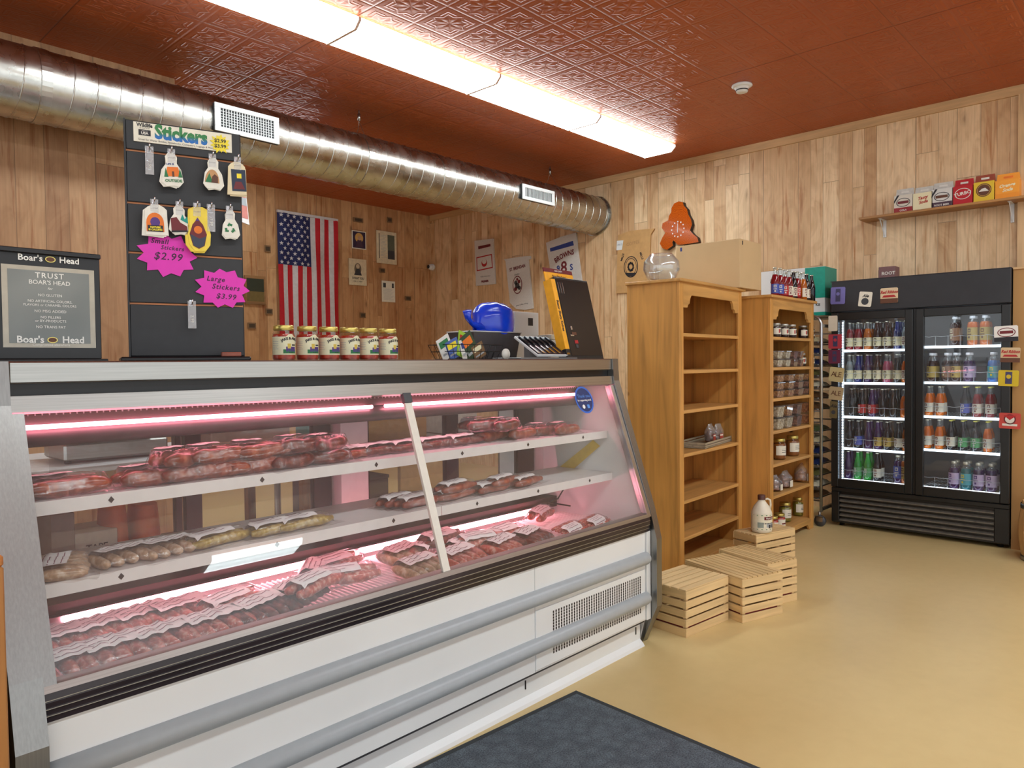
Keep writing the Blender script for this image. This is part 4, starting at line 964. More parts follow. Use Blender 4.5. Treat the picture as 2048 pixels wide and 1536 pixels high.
m = MB().box(-.036, wk * .72, .03, .036, hk - .02, hk + .035, yo).box(-.036, wk * .72, .03, .0365, hk + .035, hk + .058, maroon); hc = m.build('header_card', t)
MB().text('Razor Sharp Knives', .02, Matrix.Translation((wk * .33 - .012, .0285, hk + .014)) @ FRONT, ink, sx=.75, bold=.0005).text('RADA QUALITY', .012, Matrix.Translation((wk * .33 - .01, .0285, hk + .046)) @ FRONT, wl, sx=.8, bold=.0003).build('lettering', hc)
wn_ = MB().box(.008, wk - .004, -.0015, 0, .02, hk - .012, mat('window_dark', (22, 20, 24), .22)).build('window', t)
mm = MB()
for i, (x, z, w2, h2, mt_) in enumerate(((.05, .13, .04, .018, brown), (.035, .125, .03, .008, chrome), (.06, .085, .03, .018, red), (.065, .06, .02, .02, dgrey), (.05, .16, .012, .02, chrome))):
    mm.bev(x, x + w2, -.004, -.001, z, z + h2, mt_, .001)
for i in range(3): mm.box(.018 + .02 * i, .021 + .02 * i, -.003, -.001, hk - .09, hk - .03, chrome)
mm.build('printed_art', wn_)
mm = MB(); mm.text('RADA', .014, Matrix.Translation((-.018, -.0028, .03)) @ FRONT, yo, sx=.7).build('lettering', t)

# ------------------------------------------------------------------ flag and papers on the back wall
YW = YB - .012
fa, fbx = at(553, 424, 'y', YW), at(673, 441, 'y', YW)
fw_ = fbx.x - fa.x; fh = 1.52 * fw_ / .91 * 1.12
t = thing('flag', 'United States flag hung upright on the back board wall', 'flag', (fa.x, YW, fa.z - fh))
fr, fwh, fbl = mat('flag_red', (186, 22, 36), .75), mat('flag_white', (206, 202, 204), .75), mat('flag_blue', (26, 34, 84), .75)
def wav(x, z, o=0): return (x, -.018 - .010 * math.sin(x * 26 + math.sin(z * 3) * .8) - .006 * math.sin(x * 11 + z * 4) - o, z)
m = MB(); n = 13; ch = fh * .40 * 1.9 * .52
ch = fh * .395
for i in range(n):
    x0, x1 = fw_ * i / n, fw_ * (i + 1) / n; ztop = fh if i >= 7 else fh - ch
    mt = fr if i % 2 == 0 else fwh
    for (a, b) in ((0, ztop),):
        m.grid(lambda u, v: wav(x0 + (x1 - x0) * u, a + (b - a) * v), 3, 30, mt)
        m.grid(lambda u, v: (lambda p: (p[0], p[1] + .002, p[2]))(wav(x0 + (x1 - x0) * u, a + (b - a) * v)), 3, 30, mt)
m.build('striped_cloth', t)
cw = fw_ * 7 / 13
m = MB(); m.grid(lambda u, v: wav(cw * u, fh - ch + ch * v, .0005), 16, 16, fbl); cn = m.build('blue_field', t)
m = MB()
for r_ in range(11):
    nc = 5 if r_ % 2 else 4
    for c_ in range(5 if r_ % 2 == 0 else 4):
        x = cw * (c_ + (.5 if r_ % 2 == 0 else 1.0)) / 5; z = fh - ch + ch * (r_ + .5) / 11
        pts = []
        for q in range(10):
            a = PI / 2 + PI * q / 5; rr = (.030 if q % 2 == 0 else .012) * fw_ / .9; pts.append(wav(x + rr * math.cos(a), z + rr * math.sin(a), .003))
        m.poly(pts, fwh)
m.build('stars', cn)
MB().box(-.005, fw_ + .005, -.03, -.002, fh - .004, fh + .026, fwh).build('header_hem', t)

def paper_on(ax, plane, px0, py0, px1, py1, name, label, cat, paperm, art=None, group=None, off=.006):
    """flat sheet fixed to a wall between two photograph corners (upper left, lower right)"""
    a = at(px0, py0, ax, plane); b = at(px1, py1, ax, plane)
    if ax == 'y':
        w, h = abs(b.x - a.x), a.z - b.z; t = thing(name, label, cat, (a.x, plane, a.z - h), 0, group)
    else:
        w, h = abs(b.y - a.y), a.z - b.z; t = thing(name, label, cat, (plane, a.y, a.z - h), R(-90), group)
    MB().box(0, w, -off, -.0005, 0, h, paperm).build('sheet', t)
    if art:
        m = MB(Matrix.Translation((0, -off, 0))); art(m, w, h); 
        if m.v: m.build('printed_art', t)
    return t
def rect(m, x0, x1, z0, z1, mt, e=.001): m.box(x0, x1, -e, 0, z0, z1, mt)
def a_portrait(m, w, h):
    rect(m, w * .06, w * .94, h * .05, h * .95, mat('dusk_purple', (48, 34, 62), .5)); m.disc((w * .5, -.0015, h * .62), h * .27, mat('halo', (206, 160, 90), .5))
    m.poly([(w * .25, -.002, h * .1), (w * .78, -.002, h * .1), (w * .66, -.002, h * .5), (w * .38, -.002, h * .5)], mat('robe', (70, 46, 64), .5)); m.disc((w * .52, -.0025, h * .6), h * .12, mat('skin_print', (190, 150, 120), .5), rx=w * .13)
def a_article(m, w, h):
    rect(m, w * .12, w * .15, h * .15, h * .92, ink); rect(m, w * .55, w * .9, h * .15, h * .9, mat('green_photo', (92, 96, 80), .5)); rect(m, w * .56, w * .89, h * .16, h * .42, dgrey, .0015)
    for i in range(16): rect(m, w * .2, w * (.5 - .04 * (i % 3)), h * (.86 - i * .045), h * (.868 - i * .045), grey)
def a_poster(m, w, h):
    m.disc((w * .5, -.001, h * .62), h * .22, mat('brown_grey', (120, 104, 86), .5), rx=w * .2); m.disc((w * .5, -.0015, h * .72), h * .09, mat('pale_face', (210, 190, 160), .5), rx=w * .1)
    m.poly([(w * .28, -.002, h * .38), (w * .72, -.002, h * .38), (w * .6, -.002, h * .62), (w * .42, -.002, h * .62)], dgrey)
    m.text('I WANT YOU', h * .12, Matrix.Translation((w * .5, -.002, h * .26)) @ FRONT, ink, sx=.75, bold=.001).text('FOR U.S. ARMY', h * .08, Matrix.Translation((w * .5, -.002, h * .14)) @ FRONT, ink, sx=.75)
def a_letter(m, w, h):
    rect(m, w * .1, w * .3, h * .68, h * .9, dgrey); rect(m, w * .76, w * .9, h * .68, h * .9, dgrey)
    for i in range(13): rect(m, w * .12, w * (.88 - .07 * (i % 4)), h * (.62 - i * .042), h * (.628 - i * .042), grey)
def a_card(m, w, h):
    rect(m, w * .15, w * .85, h * .2, h * .8, mat('stencil', (70, 56, 40), .6))
pap = mat('wall_paper_sheet', (222, 208, 176), .6)
pk = mat('dark_card', (126, 96, 66), .6)
paper_on('y', YW, 703, 460, 732, 500, 'picture', 'small dark picture with a golden halo above the old poster', 'picture', paper, a_portrait)
paper_on('y', YW, 752, 460, 793, 530, 'framed_page', 'pale page with a dark photo strip, largest sheet right of the flag', 'picture', pap, a_article)
paper_on('y', YW, 697, 516, 733, 572, 'poster', 'I WANT YOU recruiting poster on the back wall beside the flag', 'poster', pap, a_poster)
paper_on('y', YW, 763, 561, 790, 605, 'letter_sheet', 'white printed letter with two dark flags, lowest sheet right of the flag', 'paper', paper, a_letter)
cards = [(706, 434, 726, 446, 'above the halo picture'), (774, 434, 784, 446, 'above the pale framed page'), (759, 536, 770, 546, 'below the pale framed page'), (720, 625, 731, 636, 'low, under the recruiting poster'), (810, 592, 822, 602, 'right of the white letter'),
         (529, 490, 541, 505, 'left of the flag stars'), (531, 617, 545, 629, 'left of the flag, under the dark picture'), (495, 645, 512, 658, 'left of the flag, lowest of all')]
for a in cards: paper_on('y', YW, *a[:4], 'wall_card', 'small dark stamped card on the back wall, %s' % a[4], 'card', pk, a_card, 'small stamped cards on the back wall')
def a_land(m, w, h):
    rect(m, w * .08, w * .92, h * .45, h * .9, mat('forest_print', (44, 50, 34), .5)); rect(m, w * .08, w * .92, h * .1, h * .45, mat('field_print', (110, 92, 48), .5))
paper_on('y', YW, 488, 550, 530, 610, 'picture', 'dark landscape picture in a wooden frame left of the flag', 'picture', wood_mat('frame_wood', (150, 110, 70), 'x', knots=False), a_land, off=.02)
# thin white hanging banner right of the display board
p0, p1 = at(484, 352, 'y', DY), at(499, 450, 'y', DY)
t = thing('hanging_banner', 'narrow white and pink banner hanging just right of the sticker display', 'banner', (p0.x, DY, p1.z))
hbn = p0.z - p1.z; wb_ = p1.x - p0.x
MB().tube([(wb_ * .2, .005, hbn - .01), (wb_ * .2, .005, DZ - DR + .003 - p1.z)], .002, white, 5).build('cord', t)
MB().prism([(-.03, hbn), (wb_ * .35, hbn), (wb_, 0), (-.03, .02)], 0, .01, mat('banner_white', (232, 226, 224), .5)).prism([(-.025, hbn * .8), (wb_ * .38, hbn * .8), (wb_ * .82, .04), (-.025, .05)], -.002, 0, mat('banner_pink', (206, 128, 118), .5)).build('cloth', t)
MB().prism([(-.025, hbn * .55), (wb_ * .55, hbn * .55), (wb_ * .62, hbn * .38), (-.025, hbn * .4)], -.0035, -.002, grey).build('printed_art', t)
# security camera in the corner
p = at(861, 534, 'x', XE - .05)
t = thing('security_camera', 'small white dome security camera in the back corner', 'camera', (XE - .001, p.y, p.z), R(0))
MB().tube([(0, 0, 0), (-.03, 0, 0)], .045, white, 20).lathe([(.0, -.042), (.03, -.03), (.043, 0), (.03, .03), (0, .042)], white, (-.05, 0, 0), 20, cap=False).build('housing', t)
MB().tube([(-.088, -.0, 0), (-.094, 0, 0)], .026, black, 16).tube([(-.094, 0, 0), (-.098, 0, 0)], .012, dgrey, 12).build('eye', t)

# ------------------------------------------------------------------ feed sacks, clock and carton shelf on the end wall
XW = XE - .004
def wp(px, py): return at(px, py, 'x', XW)
def sack(pix, label, cloth, prints, name='feed_sack', group='feed sacks on the wall'):
    pts = [wp(*p) for p in pix]; cy = sum(p.y for p in pts) / len(pts); z0 = min(p.z for p in pts)
    t = thing(name, label, 'sack', (XW, cy, z0), R(-90), group)
    P2 = [(cy - p.y, p.z - z0) for p in pts]
    m = MB().prism(P2, -.02, 0, cloth); o = m.build('cloth', t)
    b = o.modifiers.new('bevel', 'BEVEL'); b.width = .007; b.segments = 2
    m = MB(Matrix.Translation((0, -.0215, 0))); 
    def loc(px, py): p = wp(px, py); return (cy - p.y, p.z - z0)
    prints(m, loc); m.build('lettering', t); return t
def tx(m, loc, s, px, py, size, mt, ang=0, **kw):
    x, z = loc(px, py); m.text(s, size, Matrix.Translation((x, 0, z)) @ FRONT @ Matrix.Rotation(ang, 4, 'Z'), mt, **kw)
sackw = mat('sack_cloth', (208, 202, 196), .8, vary=.05, bump=.2, scale=120)
kraft = mat('kraft_sack', (196, 152, 98), .8, vary=.08, bump=.3, scale=18)
def q4(m, loc, pts, mt, y=0): m.poly([(loc(*p)[0], y, loc(*p)[1]) for p in pts], mt)
def s1(m, loc):
    q4(m, loc, [(958.5, 493), (983, 488), (983.5, 493), (959, 499)], maroon)
    q4(m, loc, [(955, 515), (986, 508), (988, 536), (956, 543)], red); q4(m, loc, [(956.5, 517), (984.5, 510.5), (986.5, 534), (957.5, 540.5)], sackw, -.0008)
    x, z = loc(971, 526); m.disc((x, -.0015, z), .052, red).disc((x, -.0022, z + .018), .034, sackw, rx=.040)
    tx(m, loc, 'RED BOWL', 971, 523, .022, maroon, bold=.001); tx(m, loc, 'FEED CO.', 971, 527, .018, maroon)
    tx(m, loc, 'PURE STOCK SALT', 973, 553, .022, dgrey); tx(m, loc, 'PREMIER', 972, 563, .036, maroon, bold=.002)
sack([(951, 482), (988, 477.5), (992.5, 568), (954, 572)], 'narrow white sack with a red bowl print, leftmost on the wall', sackw, s1)
def s2(m, loc):
    tx(m, loc, 'ST. BRENDAN', 1037, 536, .055, maroon, .12, sx=.8, bold=.002); tx(m, loc, 'Quality', 1036, 549, .03, ink, .1); tx(m, loc, 'green coffee  69 kg', 1046, 609, .026, dgrey, .1)
    x, z = loc(1037, 570); m.disc((x, 0, z), .115, maroon, rx=.082).disc((x, -.001, z), .103, sackw, rx=.070)
    for i, (dx, dz, r) in enumerate(((-.025, .03, .028), (.03, .04, .024), (0, -.01, .036), (-.03, -.05, .026), (.035, -.04, .026), (.0, .07, .018))): m.disc((x + dx, -.002, z + dz), r, maroon if i % 2 else dgrey)
    tx(m, loc, 'COOP', 1037, 572, .036, sackw); 
sack([(1009, 519), (1040, 514), (1062, 512), (1063, 518), (1058, 520), (1068, 617), (1052, 620), (1034, 618), (1022, 606), (1013, 522)], 'white sack with a round maroon crest, middle of the wall sacks', sackw, s2)
def s3(m, loc):
    q4(m, loc, [(1102, 497), (1148, 482), (1150, 491), (1103, 504)], blue)
    tx(m, loc, 'BROWNS', 1130, 511, .085, maroon, .27, bold=.003, sx=.85, arch=1.6); tx(m, loc, '8', 1130, 536, .20, maroon, .0, bold=.004); tx(m, loc, '9', 1119, 538, .10, blue, .1, bold=.003); tx(m, loc, 'S', 1145, 535, .10, blue, .1, bold=.003)
sack([(1094, 486), (1124, 474), (1154, 465.5), (1157, 500), (1166, 566), (1150, 592), (1119, 602), (1109, 597), (1101, 530)], 'white Browns 98s sack hanging above the knife carton', sackw, s3)
def s4(m, loc):
    q4(m, loc, [(1236, 482), (1249, 481), (1246, 500), (1235, 501)], white); tx(m, loc, 'PAID', 1242, 490, .03, blue, .1)
    x, z = loc(1264, 534); m.disc((x, 0, z), .118, ink, rx=.094).disc((x, -.001, z), .108, kraft, rx=.084).disc((x, -.0015, z), .096, ink, rx=.074).disc((x, -.002, z), .088, kraft, rx=.068)
    for i in range(9):
        a = i * .7; m.poly([(x + .045 * math.cos(a), -.003, z + .06 * math.sin(a)), (x + .02 * math.cos(a + .8), -.003, z + .02 * math.sin(a + .8)), (x + .05 * math.cos(a + 1.2), -.003, z + .062 * math.sin(a + 1.2))], ink)
    q4(m, loc, [(1252, 546), (1276, 546), (1270, 553), (1258, 553)], ink, -.004); tx(m, loc, 'COFFEE', 1268, 487, .05, mat('faded', (168, 128, 84), .7), .1)
    for px, py, a in ((1247, 515, 1.2), (1285, 512, -1.2)): tx(m, loc, 'MILLS', px, py, .035, ink, a, bold=.001)
sack([(1238, 471), (1262, 462), (1311, 457), (1303, 470), (1299, 566), (1257, 586), (1234, 587)], 'brown kraft sack with a round black crest, nearest the tree slice clock', kraft, s4)
# tree slice clock
z4p = lambda x, y: (1220 + x * .23438, 380 + y * .23438)
cl = [(548, 160), (570, 122), (610, 103), (645, 110), (652, 140), (680, 170), (690, 215), (715, 260), (722, 300), (705, 350), (735, 385), (768, 410), (778, 450), (650, 470), (600, 472), (565, 435), (555, 450), (560, 480), (510, 515), (470, 500), (448, 462), (470, 410), (495, 370), (465, 330), (472, 290), (520, 265), (525, 230), (545, 195)]
pts = [wp(*z4p(x, y)) for x, y in cl]; cy = sum(p.y for p in pts) / len(pts); z0 = min(p.z for p in pts)
t = thing('wall_clock', 'polished orange tree slice clock with bark edge on the wall', 'clock', (XW, cy, z0), R(-90))
k = NT('tree_slice'); cc = k.coord((1, 1, 1)); w_ = k.n('TexWave', wave_type='RINGS', rings_direction='Y'); w_.inputs['Scale'].default_value = 22; w_.inputs['Distortion'].default_value = 9; w_.inputs['Detail'].default_value = 3
mp = k.n('Mapping'); mp.inputs['Location'].default_value = (0, 0, -.28); k.l(cc, mp.inputs[0]); k.l(mp.outputs[0], w_.inputs[0])
k.l(k.ramp(w_.outputs[0], [(.1, srgb((160, 66, 14))), (.6, srgb((204, 96, 22))), (1, srgb((186, 82, 18)))]), k.b.inputs['Base Color']); k.b.inputs['Roughness'].default_value = .15; k.b.inputs['Coat Weight'].default_value = .8
bark = mat('bark', (62, 50, 40), .8, vary=.4, scale=60, bump=.8)
P2 = [(cy - p.y, p.z - z0) for p in pts]
MB().prism(P2, -.055, 0, k.m, 'xz', bark).build('slice', t)
cxx, czz = (lambda p: (cy - p.y, p.z - z0))(wp(*z4p(602, 340)))
m = MB()
for i in range(12):
    a = PI * i / 6; m.disc((cxx + .072 * math.sin(a), -.0565, czz + .078 * math.cos(a)), .008, offwhite, seg=8)
m.build('hour_marks', t)
MB().box(cxx - .003, cxx + .003, -.059, -.057, czz, czz + .06, offwhite).build('minute_hand', t); MB().box(cxx - .004, cxx + .004, -.061, -.059, czz - .035, czz, offwhite).build('hour_hand', t)

# carton shelf
ZS = 2.585
sy0 = at(1717, 434, 'x', XE - .20).y
t = thing('wall_shelf', 'long plain board shelf on brackets high on the end wall', 'shelf', (XE, sy0, ZS), R(-90))
sw = wood_mat('shelf_board', (178, 128, 74), 'x', .8, .4, knots=False)
MB().bev(0, 2.4, -.20, 0, -.02, 0, sw, .002).build('board', t)
for px, py in ((1768, 455), (2024, 420)):
    y = at(px, py, 'x', XE - .03).y; x = sy0 - y
    MB().box(x - .012, x + .012, -.012, -.001, -.165, -.02, white).box(x - .012, x + .012, -.15, -.001, -.024, -.021, white).prism([(-.012, -.16), (-.003, -.16), (-.14, -.024), (-.15, -.024)], x - .003, x + .003, white, 'yz').build('bracket', t)
cart = [  # left px, right px, top py, body, band, panel text, label
 (1788, 1826, 378, (214, 206, 192), (150, 30, 34), 'COLA', 'off-white and red Cola drink carton, leftmost on the wall shelf'),
 (1826, 1866, 374, (232, 222, 182), (232, 222, 182), '', 'cream carton with red script, second on the wall shelf'),
 (1863, 1905, 365, (214, 212, 206), (70, 44, 60), 'ROOT BEER', 'grey and dark brown drink carton, third on the wall shelf'),
 (1906, 1946, 359, (186, 22, 34), (186, 22, 34), '', 'bright red drink carton with an oval badge on the wall shelf'),
 (1947, 1989, 350, (226, 190, 50), (226, 190, 50), '', 'yellow drink carton with a brown circle on the wall shelf'),
 (1990, 2039, 347, (244, 160, 50), (240, 150, 40), '', 'orange drink carton at the right end of the wall shelf')]
for i, (a, b, tp_, c1, c2, s, lb) in enumerate(cart):
    X_ = XE - .15; pa = at(a, 400, 'x', X_); pb = at(b - 1, 400, 'x', X_); w = pa.y - pb.y; top = at((a + b) / 2, tp_, 'x', X_ + .05).z - ZS
    t = thing('drink_carton', lb, 'carton', (X_, pa.y, ZS), R(-90), 'drink cartons on the wall shelf')
    cm = mat('carton_%d' % i, c1, .4, vary=.02); cb = mat('carton_band_%d' % i, c2, .4, vary=.02)
    h = top * .72
    MB().bev(0, w, 0, .125, 0, h, cm, .001).box(0, w, -.0008, 0, 0, h * .3, cb).build('carton_body', t)
    hm = cm if i in (3, 5) else (mat('handle_brown', (150, 66, 40), .5) if i == 4 else mat('handle_%d' % i, (200, 196, 188), .5))
    MB().prism([(0, h), (w, h), (w * .96, top), (w * .04, top)], .055, .062, hm).box(w * .3, w * .7, .0535, .0545, top - .035, top - .02, offwhite if i != 5 else orange).build('handle', t)
    m = MB(); cx_, cz_ = w / 2, h * .58
    if i in (0, 2): m.disc((cx_, -.001, cz_), .036, ink, rx=w * .38).disc((cx_, -.0015, cz_), .031, cm, rx=w * .34).box(w * .2, w * .8, -.0025, -.0018, cz_ - .011, cz_ + .011, brown if i else maroon).poly([(0, -.001, h * .7), (0, -.001, h * .55), (w * .3, -.001, h), (w * .18, -.001, h)], ink); m.text(s, .02, Matrix.Translation((cx_, -.0015, h * .14)) @ FRONT, offwhite, bold=.0005)
    if i == 1: m.text('Tasty\nSoda', .034, Matrix.Translation((cx_, -.0015, cz_)) @ FRONT @ Matrix.Rotation(.15, 4, 'Z'), red, shear=.4, bold=.001)
    if i == 3: m.disc((cx_, -.001, cz_), .044, offwhite, rx=w * .42).disc((cx_, -.0015, cz_), .039, cm, rx=w * .38).text('TURBO', .036, Matrix.Translation((cx_, -.002, cz_)) @ FRONT @ Matrix.Rotation(.15, 4, 'Z'), offwhite, bold=.001)
    if i == 4: m.disc((cx_, -.001, cz_), .052, brown, rx=.052).disc((cx_, -.0015, cz_), .046, mat('ring_tan', (190, 150, 60), .5), rx=.046).disc((cx_, -.002, cz_), .042, brown).poly([(cx_ - .034, -.003, cz_ - .01), (cx_ + .034, -.003, cz_ - .01), (cx_ + .01, -.003, cz_ + .016), (cx_ - .012, -.003, cz_ + .012)], offwhite)
    if i == 5: m.text('Orange\nSoda', .034, Matrix.Translation((cx_, -.0015, cz_)) @ FRONT @ Matrix.Rotation(.1, 4, 'Z'), cream, shear=.4, bold=.001)
    m.build('printed_art', t)

# ------------------------------------------------------------------ two pine bookshelves
pine = wood_mat('pine', (208, 152, 80), 'z', .74, .45, .7); pineb = wood_mat('pine_back', (166, 108, 48), 'z', .7, .5, .6); pinex = wood_mat('pine_shelf', (206, 156, 90), 'x', .8, .5, .7, knots=False)
def bookcase(name, label, x, y, rz, W, D, H, boards):
    t = thing(name, label, 'bookcase', (x, y, 0), R(rz)); s = .055
    MB().bev(0, .02, .018, D, 0, H - .02, pine, .001).build('side_panel', t); MB().bev(W - .02, W, .018, D, 0, H - .02, pine, .001).build('side_panel', t)
    MB().bev(.02, W - .02, D - .01, D, .05, H - .02, pineb, .001).build('back_panel', t)
    MB().bev(0, s, 0, .018, 0, H - .02, pine, .002).build('stile', t); MB().bev(W - s, W, 0, .018, 0, H - .02, pine, .002).build('stile', t)
    MB().bev(-.02, W + .02, -.022, D + .005, H - .02, H, pinex, .004).build('top', t)
    za, zb = H - .02, H - .175
    c = s; P_ = [(c, za), (c, zb), (c + .055, zb), (c + .065, zb + .02), (c + .085, zb + .025), (c + .095, zb + .06), (c + .115, zb + .08), (W - c - .115, zb + .08), (W - c - .095, zb + .06), (W - c - .085, zb + .025), (W - c - .065, zb + .02), (W - c - .055, zb), (W - c, zb), (W - c, za)]
    # valance as convex pieces
    v = MB(); q = P_[1:-1]; n = len(q)
    for i in range(n - 1):
        (x0, z0), (x1, z1) = q[i], q[i + 1]
        if x1 - x0 > 1e-5: v.prism([(x0, z0), (x1, z1), (x1, za), (x0, za)], .001, .017, pinex)
    v.build('valance', t)
    bz = boards[-1]
    v = MB()
    for x0, z0, x1, z1 in ((s, 0, s + .03, 0), (s + .03, 0, s + .07, .045), (s + .07, .045, W - s - .07, .045), (W - s - .07, .045, W - s - .03, 0), (W - s - .03, 0, W - s, 0)): v.prism([(x0, z0), (x1, z1), (x1, bz), (x0, bz)], .001, .017, pinex)
    v.build('base_rail', t)
    for z in boards: MB().bev(.02, W - .02, .004 if z != bz else .018, D - .012, z - .022, z, pinex, .002).build('shelf', t)
    return t
S1 = (4.00, 2.325, 3.2, .955, .37, 1.872)
b1 = [at(1366, y, 'y', 2.33).z for y in (665.8, 740.5, 821, 909, 1003, 1078)] + [.07]
bookcase('bookcase', 'tall pine bookcase, mostly empty, right beside the meat case', *S1[:3], *S1[3:], b1)
S2 = (5.13, 2.245, 1.2, .865, .36, 1.835)
b2 = [at(1541, y, 'y', 2.25).z for y in (673, 735, 798, 864, 931, 995)] + [.085]
bookcase('bookcase', 'pine bookcase stocked with jars and tubs, nearer the cooler', *S2[:3], *S2[3:], b2)
def inS(S, u, v, z):
    M = Matrix.Translation((S[0], S[1], 0)) @ Matrix.Rotation(R(S[2]), 4, 'Z'); return M @ Vector((u, v, z))
def u_at(S, px, v=.1, py=800):
    """distance along a bookcase for a pixel column, v behind its front"""
    d = _r2 * ((px - 1024) / F) - _u2 * ((py - 768) / F) + _fw; Mi = (Matrix.Translation((S[0], S[1], 0)) @ Matrix.Rotation(R(S[2]), 4, 'Z')).inverted()
    o = Mi @ CAM; e = Mi.to_3x3() @ d; tt = (v - o.y) / e.y; return (o + e * tt).x
# --- on the first bookcase
p = inS(S1, u_at(S1, 1323, .16, 540), .16, S1[5])
t = thing('glass_bowl', 'clear round glass bowl on the tall bookcase beside the box', 'bowl', tuple(p))
MB().lathe([(.045, .004), (.085, .02), (.11, .07), (.105, .12), (.075, .155), (.07, .165), (.073, .168), (.078, .160), (.110, .122), (.115, .07), (.09, .016), (.045, 0)], film('bowl_glass', (.93, .95, .96), 3.0, .02, haze=.09), seg=28, cap=False).build('bowl_body', t)
c0 = at(1480, 575, 'z', S1[5] + .0)
bxm = mat('cardboard', (206, 176, 132), .75, vary=.05, scale=4, bump=.05)
zt = at(1479, 477, 'x', c0.x).z - S1[5]
yl_ = at(1352, 495, 'x', c0.x).y - c0.y; xr = at(1522, 487, 'y', c0.y).x - c0.x
t = thing('cardboard_box', 'large plain cardboard box on top of the tall bookcase', 'box', (c0.x, c0.y, S1[5] + .001))
MB().bev(0, xr, 0, yl_, 0, zt, bxm, .003).build('box_body', t)
MB().box(-.0008, 0, yl_ * .90, yl_ * .93, zt - .04, zt - .012, blue).box(xr * .1, xr * .14, -.0008, 0, zt - .04, zt - .012, ink).build('printed_mark', t)
MB().box(-.0006, xr, yl_ / 2 - .0025, yl_ / 2 + .0025, zt - .0002, zt + .0006, mat('fold_line', (120, 96, 64), .7)).build('flap_seam', t)
# tray and bagged sweets on the fourth shelf
zz = b1[3]
ua, ub = u_at(S1, 1385, .10, 890), u_at(S1, 1460, .10, 890)
pc = inS(S1, (ua + ub) / 2 - .01, .14, zz); w = (ub - ua) / 2
t = thing('wooden_tray', 'small weathered slatted tray on the fourth shelf of the tall bookcase', 'tray', tuple(pc), R(S1[2] + 6))
gw = wood_mat('grey_wood', (168, 156, 134), 'x', .7, .7, knots=False)
m = MB().box(-w, w, -.10, .10, .003, .010, gw); m.build('tray_base', t)
for y in (-.10, .094): MB().box(-w, w, y, y + .006, .012, .022, gw).box(-w, w, y, y + .006, .028, .040, gw).build('rail', t)
for x in (-w, w - .006): MB().box(x, x + .006, -.094, .094, .012, .022, gw).box(x, x + .006, -.094, .094, .028, .040, gw).build('rail', t)
sweet = mat('choc_mix', (96, 56, 40), .5, vary=.5, scale=60, bump=.6)
bagm = film('bag_film', (.93, .93, .94), 2.5, .12, haze=.12, bump=.7, bscale=45)
def bag_thing(label, loc, rz, w, h, d, content, group, lblc=None, name='food_bag', cat='bag', neck=False):
    t = thing(name, label, cat, loc, rz, group); seed = random.random() * 9
    def sh(k, top):
        def f(u, v):
            a = 2 * PI * u; z = v; r = (math.sin(min(1, z * 6 + .08) * PI / 2)) * (1 - (.35 if not neck else .75) * max(0, z - .6) / .4)
            x = math.copysign(abs(math.cos(a)) ** .7, math.cos(a)) * w / 2 * r * k; y = math.copysign(abs(math.sin(a)) ** .7, math.sin(a)) * d / 2 * r * k * (1 - (.9 if not neck else .4) * max(0, z - .62) / .38)
            nn = noise.noise(Vector((x * 30 + seed, y * 30, z * 6))) * .006
            return (x + nn, y + nn, z * top + .001)
        return f
    MB().grid(sh(.93, h * .68), 22, 12, content).build('contents', t)
    MB().grid(sh(1.0, h), 24, 16, bagm).build('plastic_film', t)
    if lblc: MB().box(-w * .22, w * .18, -d * .56, -d * .55, h * .08, h * .46, lblc).box(-w * .2, w * .16, -d * .565, -d * .56, h * .35, h * .42, paper).build('label', t)
    return t
bag_thing('clear bag of sweets with a red label, left one in the tray', tuple(pc + Vector((.02, -.02, .0105))), R(5), .10, .13, .06, sweet, 'sweet bags in the small tray', mat('lab_red', (178, 70, 50), .5))
bag_thing('clear bag of sweets with a red label, right one in the tray', tuple(pc + Vector((.115, -.03, .0105))), R(-5), .10, .125, .055, sweet, 'sweet bags in the small tray', mat('lab_red', (178, 70, 50), .5))
# something pale at the left edge of the third shelf
# --- on the second bookcase
def cjar(name, content, lid, h, r, lw, prints=()):
    t = jar_proto(name, content, lid, 'x', r, h)
    lb_ = wrap_label(t, r, h * .22, h * .66, R(190), R(350), lw, prints).build('label', t); return t
jam = mat('dark_jam', (48, 22, 26), .3, vary=.2); silver = mat('silver_lid', (200, 198, 190), .3, .6)
jj = cjar('jam_jar', jam, silver, .105, .037, paper, ((.35, .45, .2, .8, red), (.5, .6, .3, .85, ink), (.7, .78, .1, .6, ink)))
first = {'jam': True}
def row(proto, key, S, pxs, v, z, fmt, group, words=None):
    for i, px in enumerate(pxs):
        o = proto if first.get(key, True) else copy_tree(proto); first[key] = False
        o.location = inS(S, u_at(S, px, v), v, z); o.rotation_euler = (0, 0, R(S[2] - 12))
        tag(o, fmt % (words or ORD)[i], 'jar', group)
first['jam'] = True
row(jj, 'jam', S2, [1549, 1561, 1573], .16, b2[0] + .001, '%s dark jam jar from the left on the top shelf, rear row', 'jam jars on the top shelf, rear row')
row(jj, 'jam', S2, [1552, 1568, 1583, 1606, 1620], .07, b2[0] + .001, '%s dark jam jar from the left on the top shelf, front row', 'jam jars on the top shelf, front row')
row(jj, 'jam', S2, [1602, 1611, 1620], .07, b2[1] + .001, '%s dark jam jar from the left on the second shelf', 'jam jars on the second shelf')
clearbox = film('tub_plastic', (.95, .95, .95), 2.2, .05, haze=.05)
